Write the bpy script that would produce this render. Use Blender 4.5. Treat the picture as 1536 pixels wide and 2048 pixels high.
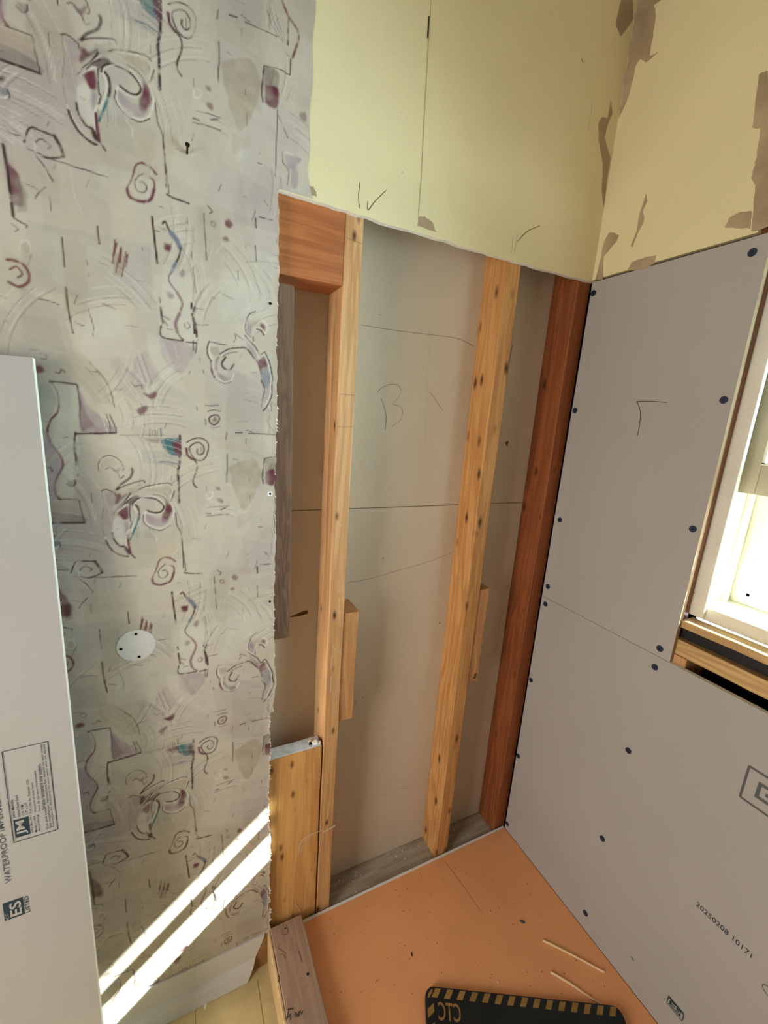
import bpy, bmesh, math, random
import numpy as np
from mathutils import Vector, Matrix
random.seed(7)
SC = bpy.context.scene
COL = SC.collection
for o in list(bpy.data.objects): bpy.data.objects.remove(o)

# ---------------------------------------------------------------- camera
cam_d = bpy.data.cameras.new('camera'); cam = bpy.data.objects.new('camera', cam_d); COL.objects.link(cam)
RR = ((0.8972301, -0.4363853, 0.0674242), (0.0372440, 0.2269403, 0.9731963), (0.4399898, 0.8706698, -0.2198704))
CX = Vector(RR[0]); CZ = -Vector(RR[2]).normalized(); CY = CZ.cross(CX).normalized(); CX = CY.cross(CZ)
cam.matrix_world = Matrix(((CX.x, CY.x, CZ.x, -1.03544), (CX.y, CY.y, CZ.y, -0.89509), (CX.z, CY.z, CZ.z, 1.43672), (0, 0, 0, 1)))
cam_d.sensor_fit = 'VERTICAL'; cam_d.sensor_height = 36.0; cam_d.lens = 845.754 / 2048 * 36.0
cam_d.clip_start = 0.02
SC.camera = cam

# ---------------------------------------------------------------- light
SC.view_settings.view_transform = 'Standard'; SC.view_settings.look = 'None'
SC.view_settings.gamma = 1.0; SC.view_settings.use_curve_mapping = False
SC.view_settings.exposure = 0.26
world = bpy.data.worlds.new('world'); SC.world = world; world.use_nodes = True
bg = world.node_tree.nodes['Background']; bg.inputs[0].default_value = (0.93, 0.95, 1.0, 1); bg.inputs[1].default_value = 22.0

def lamp(name, kind, loc, direction, **kw):
    d = bpy.data.lights.new(name, kind); o = bpy.data.objects.new(name, d); COL.objects.link(o)
    o.location = loc; o.rotation_euler = Vector(direction).to_track_quat('-Z', 'Y').to_euler()
    for k, v in kw.items():
        if k == 'portal': d.cycles.is_portal = True
        else: setattr(d, k, v)
    return o
SUN = Vector((-1.0, 0.475, -0.86)).normalized()
lamp('sun', 'SUN', (2, -2, 3), SUN, energy=52.0, angle=0.006, color=(1.0, 0.96, 0.88))
lamp('window_portal', 'AREA', (0.30, -0.80, 1.5), (-1, 0, 0), shape='RECTANGLE', size=0.9, size_y=1.0, portal=True)
lamp('left_fill_light', 'AREA', (-2.62, -0.98, 1.0), (1, 0, -.08), shape='RECTANGLE', size=0.8, size_y=1.4, energy=36.0, color=(1.0, 0.93, 0.88))  # unseen fill added on the left to brighten the boards and stud faces

# ---------------------------------------------------------------- materials
def lin(c):
    return tuple(((v / 255) / 12.92 if v / 255 <= .04045 else (((v / 255) + .055) / 1.055) ** 2.4) for v in c)
def node_mat(name):
    m = bpy.data.materials.new(name); m.use_nodes = True
    nt = m.node_tree; b = nt.nodes['Principled BSDF']
    return m, nt, b
def N(nt, t, **kw):
    n = nt.nodes.new(t)
    for k, v in kw.items():
        if k.startswith('i_'): n.inputs[k[2:].replace('_', ' ')].default_value = v
        else: setattr(n, k, v)
    return n
def ramp(nt, stops):
    r = nt.nodes.new('ShaderNodeValToRGB'); e = r.color_ramp.elements
    while len(e) < len(stops): e.new(0.5)
    for i, (p, c) in enumerate(stops): e[i].position = p; e[i].color = (*c, 1)
    return r
def coords(nt, scale, loc=(0, 0, 0), rnd=False):
    tc = N(nt, 'ShaderNodeTexCoord'); mp = N(nt, 'ShaderNodeMapping'); mp.inputs['Scale'].default_value = scale; mp.inputs['Location'].default_value = loc
    nt.links.new(tc.outputs['Object'], mp.inputs['Vector'])
    return mp
def speck_mat(name, base, var=0.08, scale=6.0, fleck=None, rough=0.8, bump=0.05, fine=300, stretch=(1, 1, 1), spec=0.3):
    """mottled flat surface: large soft tone changes, fine fibre, optional dark flecks"""
    m, nt, b = node_mat(name); L = nt.links
    mp = coords(nt, stretch)
    n1 = N(nt, 'ShaderNodeTexNoise'); n1.inputs['Scale'].default_value = scale; n1.inputs['Detail'].default_value = 6
    L.new(mp.outputs[0], n1.inputs['Vector'])
    c = lin(base); d = tuple(v * (1 - var * 1.6) for v in c); u = tuple(min(1, v * (1 + var)) for v in c)
    r = ramp(nt, [(0.3, d), (0.7, u)]); L.new(n1.outputs['Fac'], r.inputs['Fac'])
    out = r.outputs['Color']
    n2 = N(nt, 'ShaderNodeTexNoise'); n2.inputs['Scale'].default_value = fine; n2.inputs['Detail'].default_value = 3
    L.new(mp.outputs[0], n2.inputs['Vector'])
    mx = N(nt, 'ShaderNodeMix', data_type='RGBA', blend_type='MULTIPLY'); mx.inputs['Factor'].default_value = 0.25
    r2 = ramp(nt, [(0.3, (.75, .75, .75)), (0.6, (1, 1, 1))]); L.new(n2.outputs['Fac'], r2.inputs['Fac'])
    L.new(out, mx.inputs['A']); L.new(r2.outputs['Color'], mx.inputs['B']); out = mx.outputs['Result']
    if fleck:
        n3 = N(nt, 'ShaderNodeTexNoise'); n3.inputs['Scale'].default_value = fleck[1]; n3.inputs['Detail'].default_value = 4
        L.new(mp.outputs[0], n3.inputs['Vector'])
        r3 = ramp(nt, [(fleck[2], (0, 0, 0)), (fleck[2] + .06, (1, 1, 1))]); L.new(n3.outputs['Fac'], r3.inputs['Fac'])
        m3 = N(nt, 'ShaderNodeMix', data_type='RGBA'); L.new(r3.outputs['Color'], m3.inputs['Factor'])
        L.new(out, m3.inputs['A']); m3.inputs['B'].default_value = (*lin(fleck[0]), 1); out = m3.outputs['Result']
    L.new(out, b.inputs['Base Color']); b.inputs['Roughness'].default_value = rough; b.inputs['Specular IOR Level'].default_value = spec
    if bump:
        bp = N(nt, 'ShaderNodeBump'); bp.inputs['Strength'].default_value = bump; bp.inputs['Distance'].default_value = 0.002
        L.new(n2.outputs['Fac'], bp.inputs['Height']); L.new(bp.outputs['Normal'], b.inputs['Normal'])
    return m
def wood_mat(name, light, dark, axis='z', knots=0.5, rough=0.55, grain=1.0, seed=0.0, dust=None, dustlim=0.62, knotcol=(70, 38, 18)):
    """softwood: long growth-ring bands, fine fibre, scattered knots, optional dusty smears"""
    m, nt, b = node_mat(name); L = nt.links
    k = {'x': 0, 'y': 1, 'z': 2}[axis]
    sc = [1, 1, 1]; sc[k] = 0.07
    mp = coords(nt, tuple(sc), (seed, seed * 1.7, seed * .6))
    nw = N(nt, 'ShaderNodeTexNoise'); nw.inputs['Scale'].default_value = 26 * grain; nw.inputs['Detail'].default_value = 3; nw.inputs['Distortion'].default_value = 0.4
    L.new(mp.outputs[0], nw.inputs['Vector'])
    mul = N(nt, 'ShaderNodeMath', operation='MULTIPLY'); mul.inputs[1].default_value = 38.0; L.new(nw.outputs['Fac'], mul.inputs[0])
    sn = N(nt, 'ShaderNodeMath', operation='SINE'); L.new(mul.outputs[0], sn.inputs[0])
    r = ramp(nt, [(0.0, lin(light)), (0.75, tuple(.42 * a + .58 * c for a, c in zip(lin(light), lin(dark)))), (1.0, lin(dark))])
    ad = N(nt, 'ShaderNodeMath', operation='MULTIPLY_ADD'); ad.inputs[1].default_value = 0.36; ad.inputs[2].default_value = 0.40; L.new(sn.outputs[0], ad.inputs[0])
    nb = N(nt, 'ShaderNodeTexNoise'); nb.inputs['Scale'].default_value = 5; L.new(mp.outputs[0], nb.inputs['Vector'])
    a2 = N(nt, 'ShaderNodeMath', operation='MULTIPLY'); L.new(ad.outputs[0], a2.inputs[0]); 
    rb = ramp(nt, [(0.3, (.45, .45, .45)), (0.7, (1.15, 1.15, 1.15))]); L.new(nb.outputs['Fac'], rb.inputs['Fac']); L.new(rb.outputs['Color'], a2.inputs[1])
    L.new(a2.outputs[0], r.inputs['Fac'])
    sc2 = [1, 1, 1]; sc2[k] = 0.02
    mp2 = coords(nt, tuple(sc2)); nf = N(nt, 'ShaderNodeTexNoise'); nf.inputs['Scale'].default_value = 420; nf.inputs['Detail'].default_value = 2; L.new(mp2.outputs[0], nf.inputs['Vector'])
    rf = ramp(nt, [(0.35, (.82, .82, .82)), (0.6, (1, 1, 1))]); L.new(nf.outputs['Fac'], rf.inputs['Fac'])
    mx = N(nt, 'ShaderNodeMix', data_type='RGBA', blend_type='MULTIPLY'); mx.inputs['Factor'].default_value = 0.8
    L.new(r.outputs['Color'], mx.inputs['A']); L.new(rf.outputs['Color'], mx.inputs['B']); out = mx.outputs['Result']
    if knots:
        sk = [22, 22, 22]; sk[k] = 9.5
        mp3 = coords(nt, tuple(sk), (seed * 3, seed * 2, seed)); vo = N(nt, 'ShaderNodeTexVoronoi'); vo.inputs['Scale'].default_value = 1.0
        L.new(mp3.outputs[0], vo.inputs['Vector'])
        rk = ramp(nt, [(0.07 * knots, (1, 1, 1)), (0.27 * knots, (0, 0, 0))]); L.new(vo.outputs['Distance'], rk.inputs['Fac'])
        mk = N(nt, 'ShaderNodeMix', data_type='RGBA'); L.new(rk.outputs['Color'], mk.inputs['Factor']); L.new(out, mk.inputs['A']); mk.inputs['B'].default_value = (*lin(knotcol), 1); out = mk.outputs['Result']
    if dust:
        sd = [14, 14, 14]; sd[k] = 3
        mp4 = coords(nt, tuple(sd), (seed, 0, seed)); nd = N(nt, 'ShaderNodeTexNoise'); nd.inputs['Scale'].default_value = 2.0; nd.inputs['Detail'].default_value = 8; nd.inputs['Roughness'].default_value = .7
        L.new(mp4.outputs[0], nd.inputs['Vector']); rd = ramp(nt, [(dustlim, (0, 0, 0)), (dustlim + .16, (.75, .75, .75))]); L.new(nd.outputs['Fac'], rd.inputs['Fac'])
        md = N(nt, 'ShaderNodeMix', data_type='RGBA'); L.new(rd.outputs['Color'], md.inputs['Factor']); L.new(out, md.inputs['A']); md.inputs['B'].default_value = (*lin(dust), 1); out = md.outputs['Result']
    L.new(out, b.inputs['Base Color']); b.inputs['Roughness'].default_value = rough; b.inputs['Specular IOR Level'].default_value = 0.35
    bp = N(nt, 'ShaderNodeBump'); bp.inputs['Strength'].default_value = 0.25; bp.inputs['Distance'].default_value = 0.001
    L.new(nf.outputs['Fac'], bp.inputs['Height']); L.new(bp.outputs['Normal'], b.inputs['Normal'])
    return m
def flat_mat(name, c, rough=0.7, spec=0.3, metal=0.0):
    m, nt, b = node_mat(name); b.inputs['Base Color'].default_value = (*lin(c), 1); b.inputs['Roughness'].default_value = rough
    b.inputs['Specular IOR Level'].default_value = spec; b.inputs['Metallic'].default_value = metal
    return m

M = {}
M['yellow'] = speck_mat('yellow_paint', (224, 211, 165), .035, 3.0, ((150, 130, 85), 60, .74), .75, .03)
M['gypsum'] = speck_mat('gypsum', (228, 226, 216), .08, 40, None, .9, .3, 500)
M['paperback'] = speck_mat('drywall_back_paper', (208, 192, 168), .05, 4.0, ((120, 98, 74), 45, .72), .85, .05, 260, (1, 1, .6))
M['board'] = speck_mat('foam_board_face', (170, 164, 156), .03, 2.5, ((120, 115, 108), 70, .77), .75, .04, 500)
M['boardedge'] = flat_mat('foam_board_edge', (236, 232, 216), .8)
M['torn'] = speck_mat('torn_paper', (172, 150, 118), .16, 14, None, .9, .2, 200)
M['orange'] = speck_mat('orange_membrane', (236, 166, 112), .06, 4.0, ((132, 74, 36), 26, .73), .5, .06, 600, (1, 1, 1), .35)
M['whitefoam'] = flat_mat('white_foam', (228, 228, 222), .8)
M['floor'] = speck_mat('old_subfloor', (206, 184, 132), .16, 9, ((130, 100, 58), 30, .68), .7, .1)
M['base'] = speck_mat('vinyl_base', (202, 200, 196), .03, 6, ((110, 106, 100), 50, .76), .45, .02)
M['glue'] = speck_mat('old_adhesive', (150, 112, 66), .15, 20, None, .8, .2)
M['pine'] = wood_mat('pine_stud', (210, 164, 112), (150, 92, 48), 'z', .55, seed=1.3, dust=(222, 206, 186), dustlim=.66)
M['pine2'] = wood_mat('knotty_pine', (208, 156, 96), (164, 102, 50), 'z', .8, seed=4.1, dust=(214, 196, 172), dustlim=.68)
M['redpine'] = wood_mat('red_pine', (150, 86, 46), (104, 50, 22), 'z', .7, seed=7.7)
M['trimwood'] = wood_mat('stained_stud', (120, 70, 36), (84, 44, 20), 'z', .3, seed=12.2)
M['header'] = wood_mat('header_wood', (176, 106, 58), (134, 70, 32), 'x', .35, seed=2.2)
M['plank'] = wood_mat('plank_wood', (216, 164, 100), (168, 106, 50), 'z', .6, seed=9.4, grain=.8, knotcol=(112, 74, 48))
M['block'] = wood_mat('block_wood', (204, 154, 102), (156, 100, 56), 'z', .35, seed=5.5)
M['grey'] = wood_mat('weathered_wood', (132, 98, 76), (56, 38, 30), 'z', 0, seed=3.3, grain=2.6, dust=(160, 148, 140), dustlim=.64, rough=.8)
M['plate'] = wood_mat('dusty_plate', (172, 160, 140), (128, 114, 96), 'x', .3, seed=6.1, dust=(176, 168, 152), dustlim=.5, rough=.85)
M['curb'] = wood_mat('curb_wood', (172, 142, 120), (138, 108, 88), 'y', .2, seed=8.2, dust=(128, 108, 92), dustlim=.6, rough=.7)
M['curbside'] = wood_mat('curb_side_wood', (218, 184, 136), (176, 138, 92), 'y', .2, seed=1.9)
M['sill'] = wood_mat('sill_wood', (206, 168, 112), (146, 104, 58), 'y', .3, seed=2.9)
M['dust'] = speck_mat('plaster_dust', (206, 212, 214), .14, 60, ((120, 122, 124), 120, .64), .9, .4, 400)  # real dust, with the sky's blue tint mixed into its colour
M['black'] = speck_mat('black_felt', (34, 30, 29), .3, 12, None, .55, .3, 80)
M['cavity'] = speck_mat('cavity_dark', (58, 40, 30), .3, 12, None, .8, .3, 80)
M['winwhite'] = speck_mat('window_paint', (226, 220, 200), .05, 10, ((150, 130, 100), 60, .72), .45, .03)
M['sash'] = speck_mat('sash_paint', (172, 156, 132), .05, 6, ((120, 100, 80), 60, .74), .5, .03)
M['metal'] = flat_mat('storm_frame_metal', (196, 198, 194), .4, .5)
M['ink'] = flat_mat('grey_ink', (92, 94, 92), .8, .1)
M['darkink'] = flat_mat('dark_ink', (48, 62, 66), .8, .1)
M['pencil'] = flat_mat('pencil', (66, 58, 52), .7, .2)
M['seam'] = flat_mat('paper_seam', (186, 172, 122), .8, .1)
M['boardside'] = flat_mat('foam_board_dusty_edge', (150, 120, 86), .85)
M['fadepencil'] = flat_mat('faint_pencil', (128, 112, 94), .8, .1)
M['brownmark'] = flat_mat('brown_mark', (96, 70, 46), .8, .1)
M['screw'] = flat_mat('screw_coating', (26, 40, 62), .4, .5)
M['screwhole'] = flat_mat('screw_recess', (10, 14, 22), .5, .4)
M['nail'] = flat_mat('nail_steel', (40, 36, 32), .45, .5, .6)
M['hole'] = flat_mat('dark_hole', (16, 14, 12), .9, .0)
M['scuff'] = flat_mat('plaster_scuff', (206, 190, 166), .9, .1)
M['matblack'] = speck_mat('mat_black', (30, 34, 36), .2, 8, None, .5, .1, 200)
M['hazard'] = speck_mat('hazard_yellow', (152, 118, 62), .15, 12, None, .6, .05)
M['cream'] = flat_mat('cream_splinter', (232, 202, 160), .7)
M['white'] = flat_mat('white_plaster', (232, 232, 226), .9)
M['ceil'] = flat_mat('ceiling_paint', (150, 142, 132), .9)
M['patch'] = speck_mat('bare_patch', (200, 196, 188), .03, 10, None, .8, .05)
gm, nt, b = node_mat('glass'); L = nt.links
tr_ = N(nt, 'ShaderNodeBsdfTransparent'); tr_.inputs[0].default_value = (.86, .96, .98, 1); gl_ = N(nt, 'ShaderNodeBsdfGlossy'); gl_.inputs['Roughness'].default_value = .03
fr_ = N(nt, 'ShaderNodeFresnel'); fr_.inputs['IOR'].default_value = 1.3; ms_ = N(nt, 'ShaderNodeMixShader'); L.new(fr_.outputs[0], ms_.inputs[0]); L.new(tr_.outputs[0], ms_.inputs[1]); L.new(gl_.outputs[0], ms_.inputs[2])
L.new(ms_.outputs[0], nt.nodes['Material Output'].inputs['Surface'])
M['glass'] = gm
# wallpaper: print colours are painted on the mesh, grain and mottling by nodes
wm, nt, b = node_mat('wallpaper'); L = nt.links
at = N(nt, 'ShaderNodeAttribute', attribute_name='print_colour')
mp = coords(nt, (1, 1, 1)); n1 = N(nt, 'ShaderNodeTexNoise'); n1.inputs['Scale'].default_value = 14; n1.inputs['Detail'].default_value = 8; n1.inputs['Roughness'].default_value = .65
L.new(mp.outputs[0], n1.inputs['Vector']); r1 = ramp(nt, [(0.3, (.86, .85, .85)), (0.68, (1.04, 1.04, 1.04))]); L.new(n1.outputs['Fac'], r1.inputs['Fac'])
mx = N(nt, 'ShaderNodeMix', data_type='RGBA', blend_type='MULTIPLY'); mx.inputs['Factor'].default_value = 1.0
L.new(at.outputs['Color'], mx.inputs['A']); L.new(r1.outputs['Color'], mx.inputs['B']); L.new(mx.outputs['Result'], b.inputs['Base Color'])
b.inputs['Roughness'].default_value = 0.42; b.inputs['Specular IOR Level'].default_value = 0.4
n2 = N(nt, 'ShaderNodeTexNoise'); n2.inputs['Scale'].default_value = 160; n2.inputs['Detail'].default_value = 4; L.new(mp.outputs[0], n2.inputs['Vector'])
bp = N(nt, 'ShaderNodeBump'); bp.inputs['Strength'].default_value = .12; bp.inputs['Distance'].default_value = .002; L.new(n2.outputs['Fac'], bp.inputs['Height']); L.new(bp.outputs['Normal'], b.inputs['Normal'])
M['wallpaper'] = wm

# ---------------------------------------------------------------- helpers
def link(name, bm, mats, parent=None, smooth=False, origin=None):
    me = bpy.data.meshes.new(name)
    if origin is None and parent is None:
        xs = [v.co for v in bm.verts]
        origin = Vector(((min(c.x for c in xs) + max(c.x for c in xs)) / 2, (min(c.y for c in xs) + max(c.y for c in xs)) / 2, min(c.z for c in xs)))
    origin = Vector(origin) if origin is not None else Vector((0, 0, 0))
    base = parent['_o'] if parent is not None else (0, 0, 0)
    off = Vector(base) if parent is not None else origin
    bmesh.ops.translate(bm, verts=bm.verts, vec=-off)
    bm.normal_update(); bm.to_mesh(me); bm.free()
    for m in (mats if isinstance(mats, (list, tuple)) else [mats]): me.materials.append(m)
    if smooth:
        for p in me.polygons: p.use_smooth = True
    o = bpy.data.objects.new(name, me); COL.objects.link(o)
    if parent is not None: o.parent = parent; o['_o'] = tuple(off)
    else: o.location = off; o['_o'] = tuple(off)
    return o
def tag(o, label, cat, group=None):
    o['label'] = label; o['category'] = cat
    if group: o['group'] = group
    return o
def struct(o, label=None):
    o['kind'] = 'structure'
    if label: o['label'] = label
    return o
def box(bm, x0, x1, y0, y1, z0, z1, mi=0, bevel=0.0):
    r = bmesh.ops.create_cube(bm, size=1.0); vs = r['verts']
    for v in vs: v.co = Vector((x0 + (v.co.x + .5) * (x1 - x0), y0 + (v.co.y + .5) * (y1 - y0), z0 + (v.co.z + .5) * (z1 - z0)))
    fs = list({f for v in vs for f in v.link_faces})
    for f in fs: f.material_index = mi
    if bevel:
        es = list({e for v in vs for e in v.link_edges})
        bmesh.ops.bevel(bm, geom=es, offset=bevel, segments=2, affect='EDGES', profile=.5)
    return vs
def subdiv_box(x0, x1, y0, y1, z0, z1, axis='z', n=24, jit=.0008, bevel=.0025, seed=0):
    """a lumber length: rounded arris, very slightly wavy along its length"""
    rnd = random.Random(seed); bm = bmesh.new(); b = bevel
    lo = {'x': (x0, x1), 'y': (y0, y1), 'z': (z0, z1)}[axis]
    a, c = {'x': ((y0, y1), (z0, z1)), 'y': ((x0, x1), (z0, z1)), 'z': ((x0, x1), (y0, y1))}[axis]
    prof = [(a[0] + b, c[0]), (a[1] - b, c[0]), (a[1] - b * .3, c[0] + b * .3), (a[1], c[0] + b), (a[1], c[1] - b), (a[1] - b * .3, c[1] - b * .3), (a[1] - b, c[1]), (a[0] + b, c[1]), (a[0] + b * .3, c[1] - b * .3), (a[0], c[1] - b), (a[0], c[0] + b), (a[0] + b * .3, c[0] + b * .3)]
    rings = []
    for i in range(n + 1):
        t = lo[0] + (lo[1] - lo[0]) * i / n; du, dv = rnd.uniform(-jit, jit), rnd.uniform(-jit, jit); ring = []
        for (u, v) in prof:
            p = {'x': (t, u + du, v + dv), 'y': (u + du, t, v + dv), 'z': (u + du, v + dv, t)}[axis]
            ring.append(bm.verts.new(p))
        rings.append(ring)
    for i in range(n):
        for j in range(12):
            bm.faces.new((rings[i][j], rings[i][(j + 1) % 12], rings[i + 1][(j + 1) % 12], rings[i + 1][j]))
    bm.faces.new(rings[0]); bm.faces.new(rings[-1])
    bmesh.ops.recalc_face_normals(bm, faces=bm.faces)
    return bm
class Plane:
    """a flat face: origin, two in-plane directions and the outward normal"""
    def __init__(s, o, u, v, n): s.o, s.u, s.v, s.n = Vector(o), Vector(u).normalized(), Vector(v).normalized(), Vector(n).normalized()
    def at(s, a, b, h=0.0): return s.o + s.u * a + s.v * b + s.n * h
WB = Plane((0, 0, 0), (1, 0, 0), (0, 0, 1), (0, -1, 0))           # stud wall, seen from the room
BK = Plane((0, .1017, 0), (1, 0, 0), (0, 0, 1), (0, -1, 0))       # back of the far drywall
WR = Plane((0, 0, 0), (0, 1, 0), (0, 0, 1), (-1, 0, 0))           # right wall: a is y
def smooth_pts(pts, k=5):
    out = []; n = len(pts)
    for i in range(n - 1):
        p0, p1, p2, p3 = pts[max(0, i - 1)], pts[i], pts[i + 1], pts[min(n - 1, i + 2)]
        for j in range(k):
            t = j / k
            out.append(tuple(.5 * (2 * b + (c - a) * t + (2 * a - 5 * b + 4 * c - d) * t * t + (3 * b - a - 3 * c + d) * t ** 3) for a, b, c, d in zip(p0, p1, p2, p3)))
    out.append(pts[-1]); return out
def ribbon(bm, pl, pts, w, h=.0005, smooth=True, mi=0, taper=True):
    if smooth and len(pts) > 2: pts = smooth_pts(pts)
    n = len(pts); prev = None
    for i, p in enumerate(pts):
        a, c = pts[max(0, i - 1)], pts[min(n - 1, i + 1)]
        dx, dy = c[0] - a[0], c[1] - a[1]; l = math.hypot(dx, dy) or 1
        ww = w * (.45 if taper and i in (0, n - 1) else 1) / 2
        q = (bm.verts.new(pl.at(p[0] - dy / l * ww, p[1] + dx / l * ww, h)), bm.verts.new(pl.at(p[0] + dy / l * ww, p[1] - dx / l * ww, h)))
        if prev: f = bm.faces.new((prev[0], prev[1], q[1], q[0])); f.material_index = mi
        prev = q
def polygon(bm, pl, pts, h0, h1, mi=0, jag=0.0, rnd=random):
    """thin raised patch with its own thickness"""
    if jag:
        q = []
        for i, p in enumerate(pts):
            n = pts[(i + 1) % len(pts)]; k = 4
            for j in range(k): q.append((p[0] + (n[0] - p[0]) * j / k + rnd.uniform(-jag, jag), p[1] + (n[1] - p[1]) * j / k + rnd.uniform(-jag, jag)))
        pts = q
    lo = [bm.verts.new(pl.at(*p, h0)) for p in pts]; hi = [bm.verts.new(pl.at(*p, h1)) for p in pts]
    fs = [bm.faces.new(hi)]
    n = len(pts)
    for i in range(n): fs.append(bm.faces.new((lo[i], lo[(i + 1) % n], hi[(i + 1) % n], hi[i])))
    for f in fs: f.material_index = mi
def disc(bm, pl, a, b, r, h0, h1, seg=20, mi=0, ry=None):
    polygon(bm, pl, [(a + r * math.cos(2 * math.pi * i / seg), b + (ry or r) * math.sin(2 * math.pi * i / seg)) for i in range(seg)], h0, h1, mi)
def lettering(bm, pl, s, a, b, width=None, height=None, ang=0.0, mirror=False, h=.0006, shear=0.0, bold=0.0, mi=0):
    """flat printed letters on a plane; (a, b) is the lower left corner, sized to width x height"""
    cu = bpy.data.curves.new('letters', 'FONT'); cu.body = s; cu.size = 1.0; cu.offset = bold; cu.resolution_u = 3; cu.shear = shear
    ob = bpy.data.objects.new('letters', cu); COL.objects.link(ob)
    dg = bpy.context.evaluated_depsgraph_get(); me = bpy.data.meshes.new_from_object(ob.evaluated_get(dg))
    co = np.array([v.co[:2] for v in me.vertices]); lo, hi = co.min(0), co.max(0)
    sx = (width / (hi[0] - lo[0])) if width else height / (hi[1] - lo[1]); sy = (height / (hi[1] - lo[1])) if height else sx
    ca, sa = math.cos(ang), math.sin(ang); vs = []
    for x, y in co:
        X, Y = (x - lo[0]) * sx, (y - lo[1]) * sy
        if mirror: X = (hi[0] - lo[0]) * sx - X
        vs.append(bm.verts.new(pl.at(a + X * ca - Y * sa, b + X * sa + Y * ca, h)))
    for p in me.polygons:
        try: f = bm.faces.new([vs[i] for i in p.vertices]); f.material_index = mi
        except ValueError: pass
    bpy.data.objects.remove(ob); bpy.data.curves.remove(cu); bpy.data.meshes.remove(me)
def rect_outline(bm, pl, a0, b0, a1, b1, w, h=.0006, mi=0):
    for i, (p, q) in enumerate((((a0, b0), (a1, b0)), ((a1, b0), (a1, b1)), ((a1, b1), (a0, b1)), ((a0, b1), (a0, b0)))):
        ribbon(bm, pl, [p, q], w, h + .00015 * i, False, mi, False)

# ---------------------------------------------------------------- the setting
ZC = 1.829        # height of the cut in the wall
FL = -.085        # old floor level beside the shower base
FX, FY, HT = -2.6, -2.6, 2.62
rw = random.Random(11)
# stud wall: old drywall, sheet with the opening cut out
bm = bmesh.new()
cut = [(-.845, ZC)] + [(-.845 + .845 * i / 44 + rw.uniform(-.004, .004), ZC + rw.uniform(-.0016, .0016) - .012 * math.sin(i / 44 * math.pi) * .3) for i in range(1, 44)] + [(0.0127, 1.831)]
edge = []
def edge_x(z):
    """right edge of the old sheet beside the opening"""
    x = -.8445 + .0012 * math.sin(z * 23.0) + .0009 * math.sin(z * 71.0 + 1) + .001 * math.sin(z * 190)
    x += .006 * max(0, 1 - abs(z - .80) / .06) ** .5 if .74 < z < .86 else 0
    if z < .728: x -= .0075
    if z < .35: x += .004
    return x
zs = [FL + (ZC - FL) * i / 150 for i in range(151)]
edge = [(edge_x(z), z) for z in zs[:-1]]
def strip(lo_, hi_, y):
    A = [bm.verts.new((x, y, z)) for x, z in lo_]; B = [bm.verts.new((x, y, z)) for x, z in hi_]
    return A, B, [bm.faces.new((A[i], A[i + 1], B[i + 1], B[i])) for i in range(len(A) - 1)]
side = edge + [cut[0]]
A0, B0, f0 = strip([(FX, z) for x, z in side], side, 0); A1, B1, f1 = strip([(FX, z) for x, z in side], side, .0125)
topc = [(FX, ZC)] + cut
A2, B2, f2 = strip(topc, [(x, HT) for x, z in topc], 0); A3, B3, f3 = strip(topc, [(x, HT) for x, z in topc], .0125)
for f in f0 + f2: f.material_index = 0
for f in f1 + f3: f.material_index = 1
for P_, Q_ in ((B0, B1), (A2[1:], A3[1:])):
    for i in range(len(P_) - 1): bm.faces.new((P_[i], P_[i + 1], Q_[i + 1], Q_[i])).material_index = 1
bmesh.ops.remove_doubles(bm, verts=bm.verts, dist=1e-5)
bmesh.ops.recalc_face_normals(bm, faces=bm.faces)
wall_back = struct(link('wall_back', bm, [M['yellow'], M['gypsum']], origin=(0, 0, 0)))

# right wall: old yellow drywall above the new boards, outer sheathing with the window hole
bm = bmesh.new()
box(bm, 0, .0125, -.372, 0, 1.8345, HT); box(bm, 0, .0125, -1.25, -.372, 2.02, HT)
wall_right = struct(link('wall_right', bm, M['yellow'], origin=(0, 0, 0)))
bm = bmesh.new(); box(bm, 0, .0125, FY, -1.46, FL, 2.02); struct(link('side_drywall', bm, M['yellow'], wall_right))
bm = bmesh.new()
box(bm, .1017, .112, -.383, .13, FL, HT); box(bm, .1017, .112, FY, -1.24, FL, HT)
box(bm, .1017, .112, -1.24, -.383, 2.0, HT); box(bm, .1017, .112, -1.24, -.383, FL, 1.0)
struct(link('outer_sheathing', bm, M['black'], wall_right))
bm = bmesh.new(); box(bm, .115, 1.0, FY, .6, 2.3, 2.34)
for v in bm.verts:
    if v.co.x > .5: v.co.z -= .255
struct(link('sun_blocker', bm, M['winwhite'], wall_right))  # unseen slab added outside to keep sun from the upper sash glass
# far drywall behind the studs
for nm, z0, z1, lab in (('backing_panel', FL, 1.1965, 'lower bare tan drywall panel seen behind the studs, below its horizontal joint'), ('backing_panel', 1.1985, HT, 'upper bare tan drywall panel seen behind the studs, above its horizontal joint')):
    bm = bmesh.new(); box(bm, -1.05, .10, .1017, .1144, z0, z1)
    o = link(nm, bm, M['paperback'], origin=(0, .1017, z0)); tag(o, lab, 'drywall')
    if z0 < 0: back_low = o
    else: back_up = o
bm = bmesh.new(); box(bm, FX, -1.05, .1017, .1144, FL, HT); box(bm, FX, .13, .1150, .130, FL, HT); struct(link('wall_behind', bm, M['paperback']))
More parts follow.
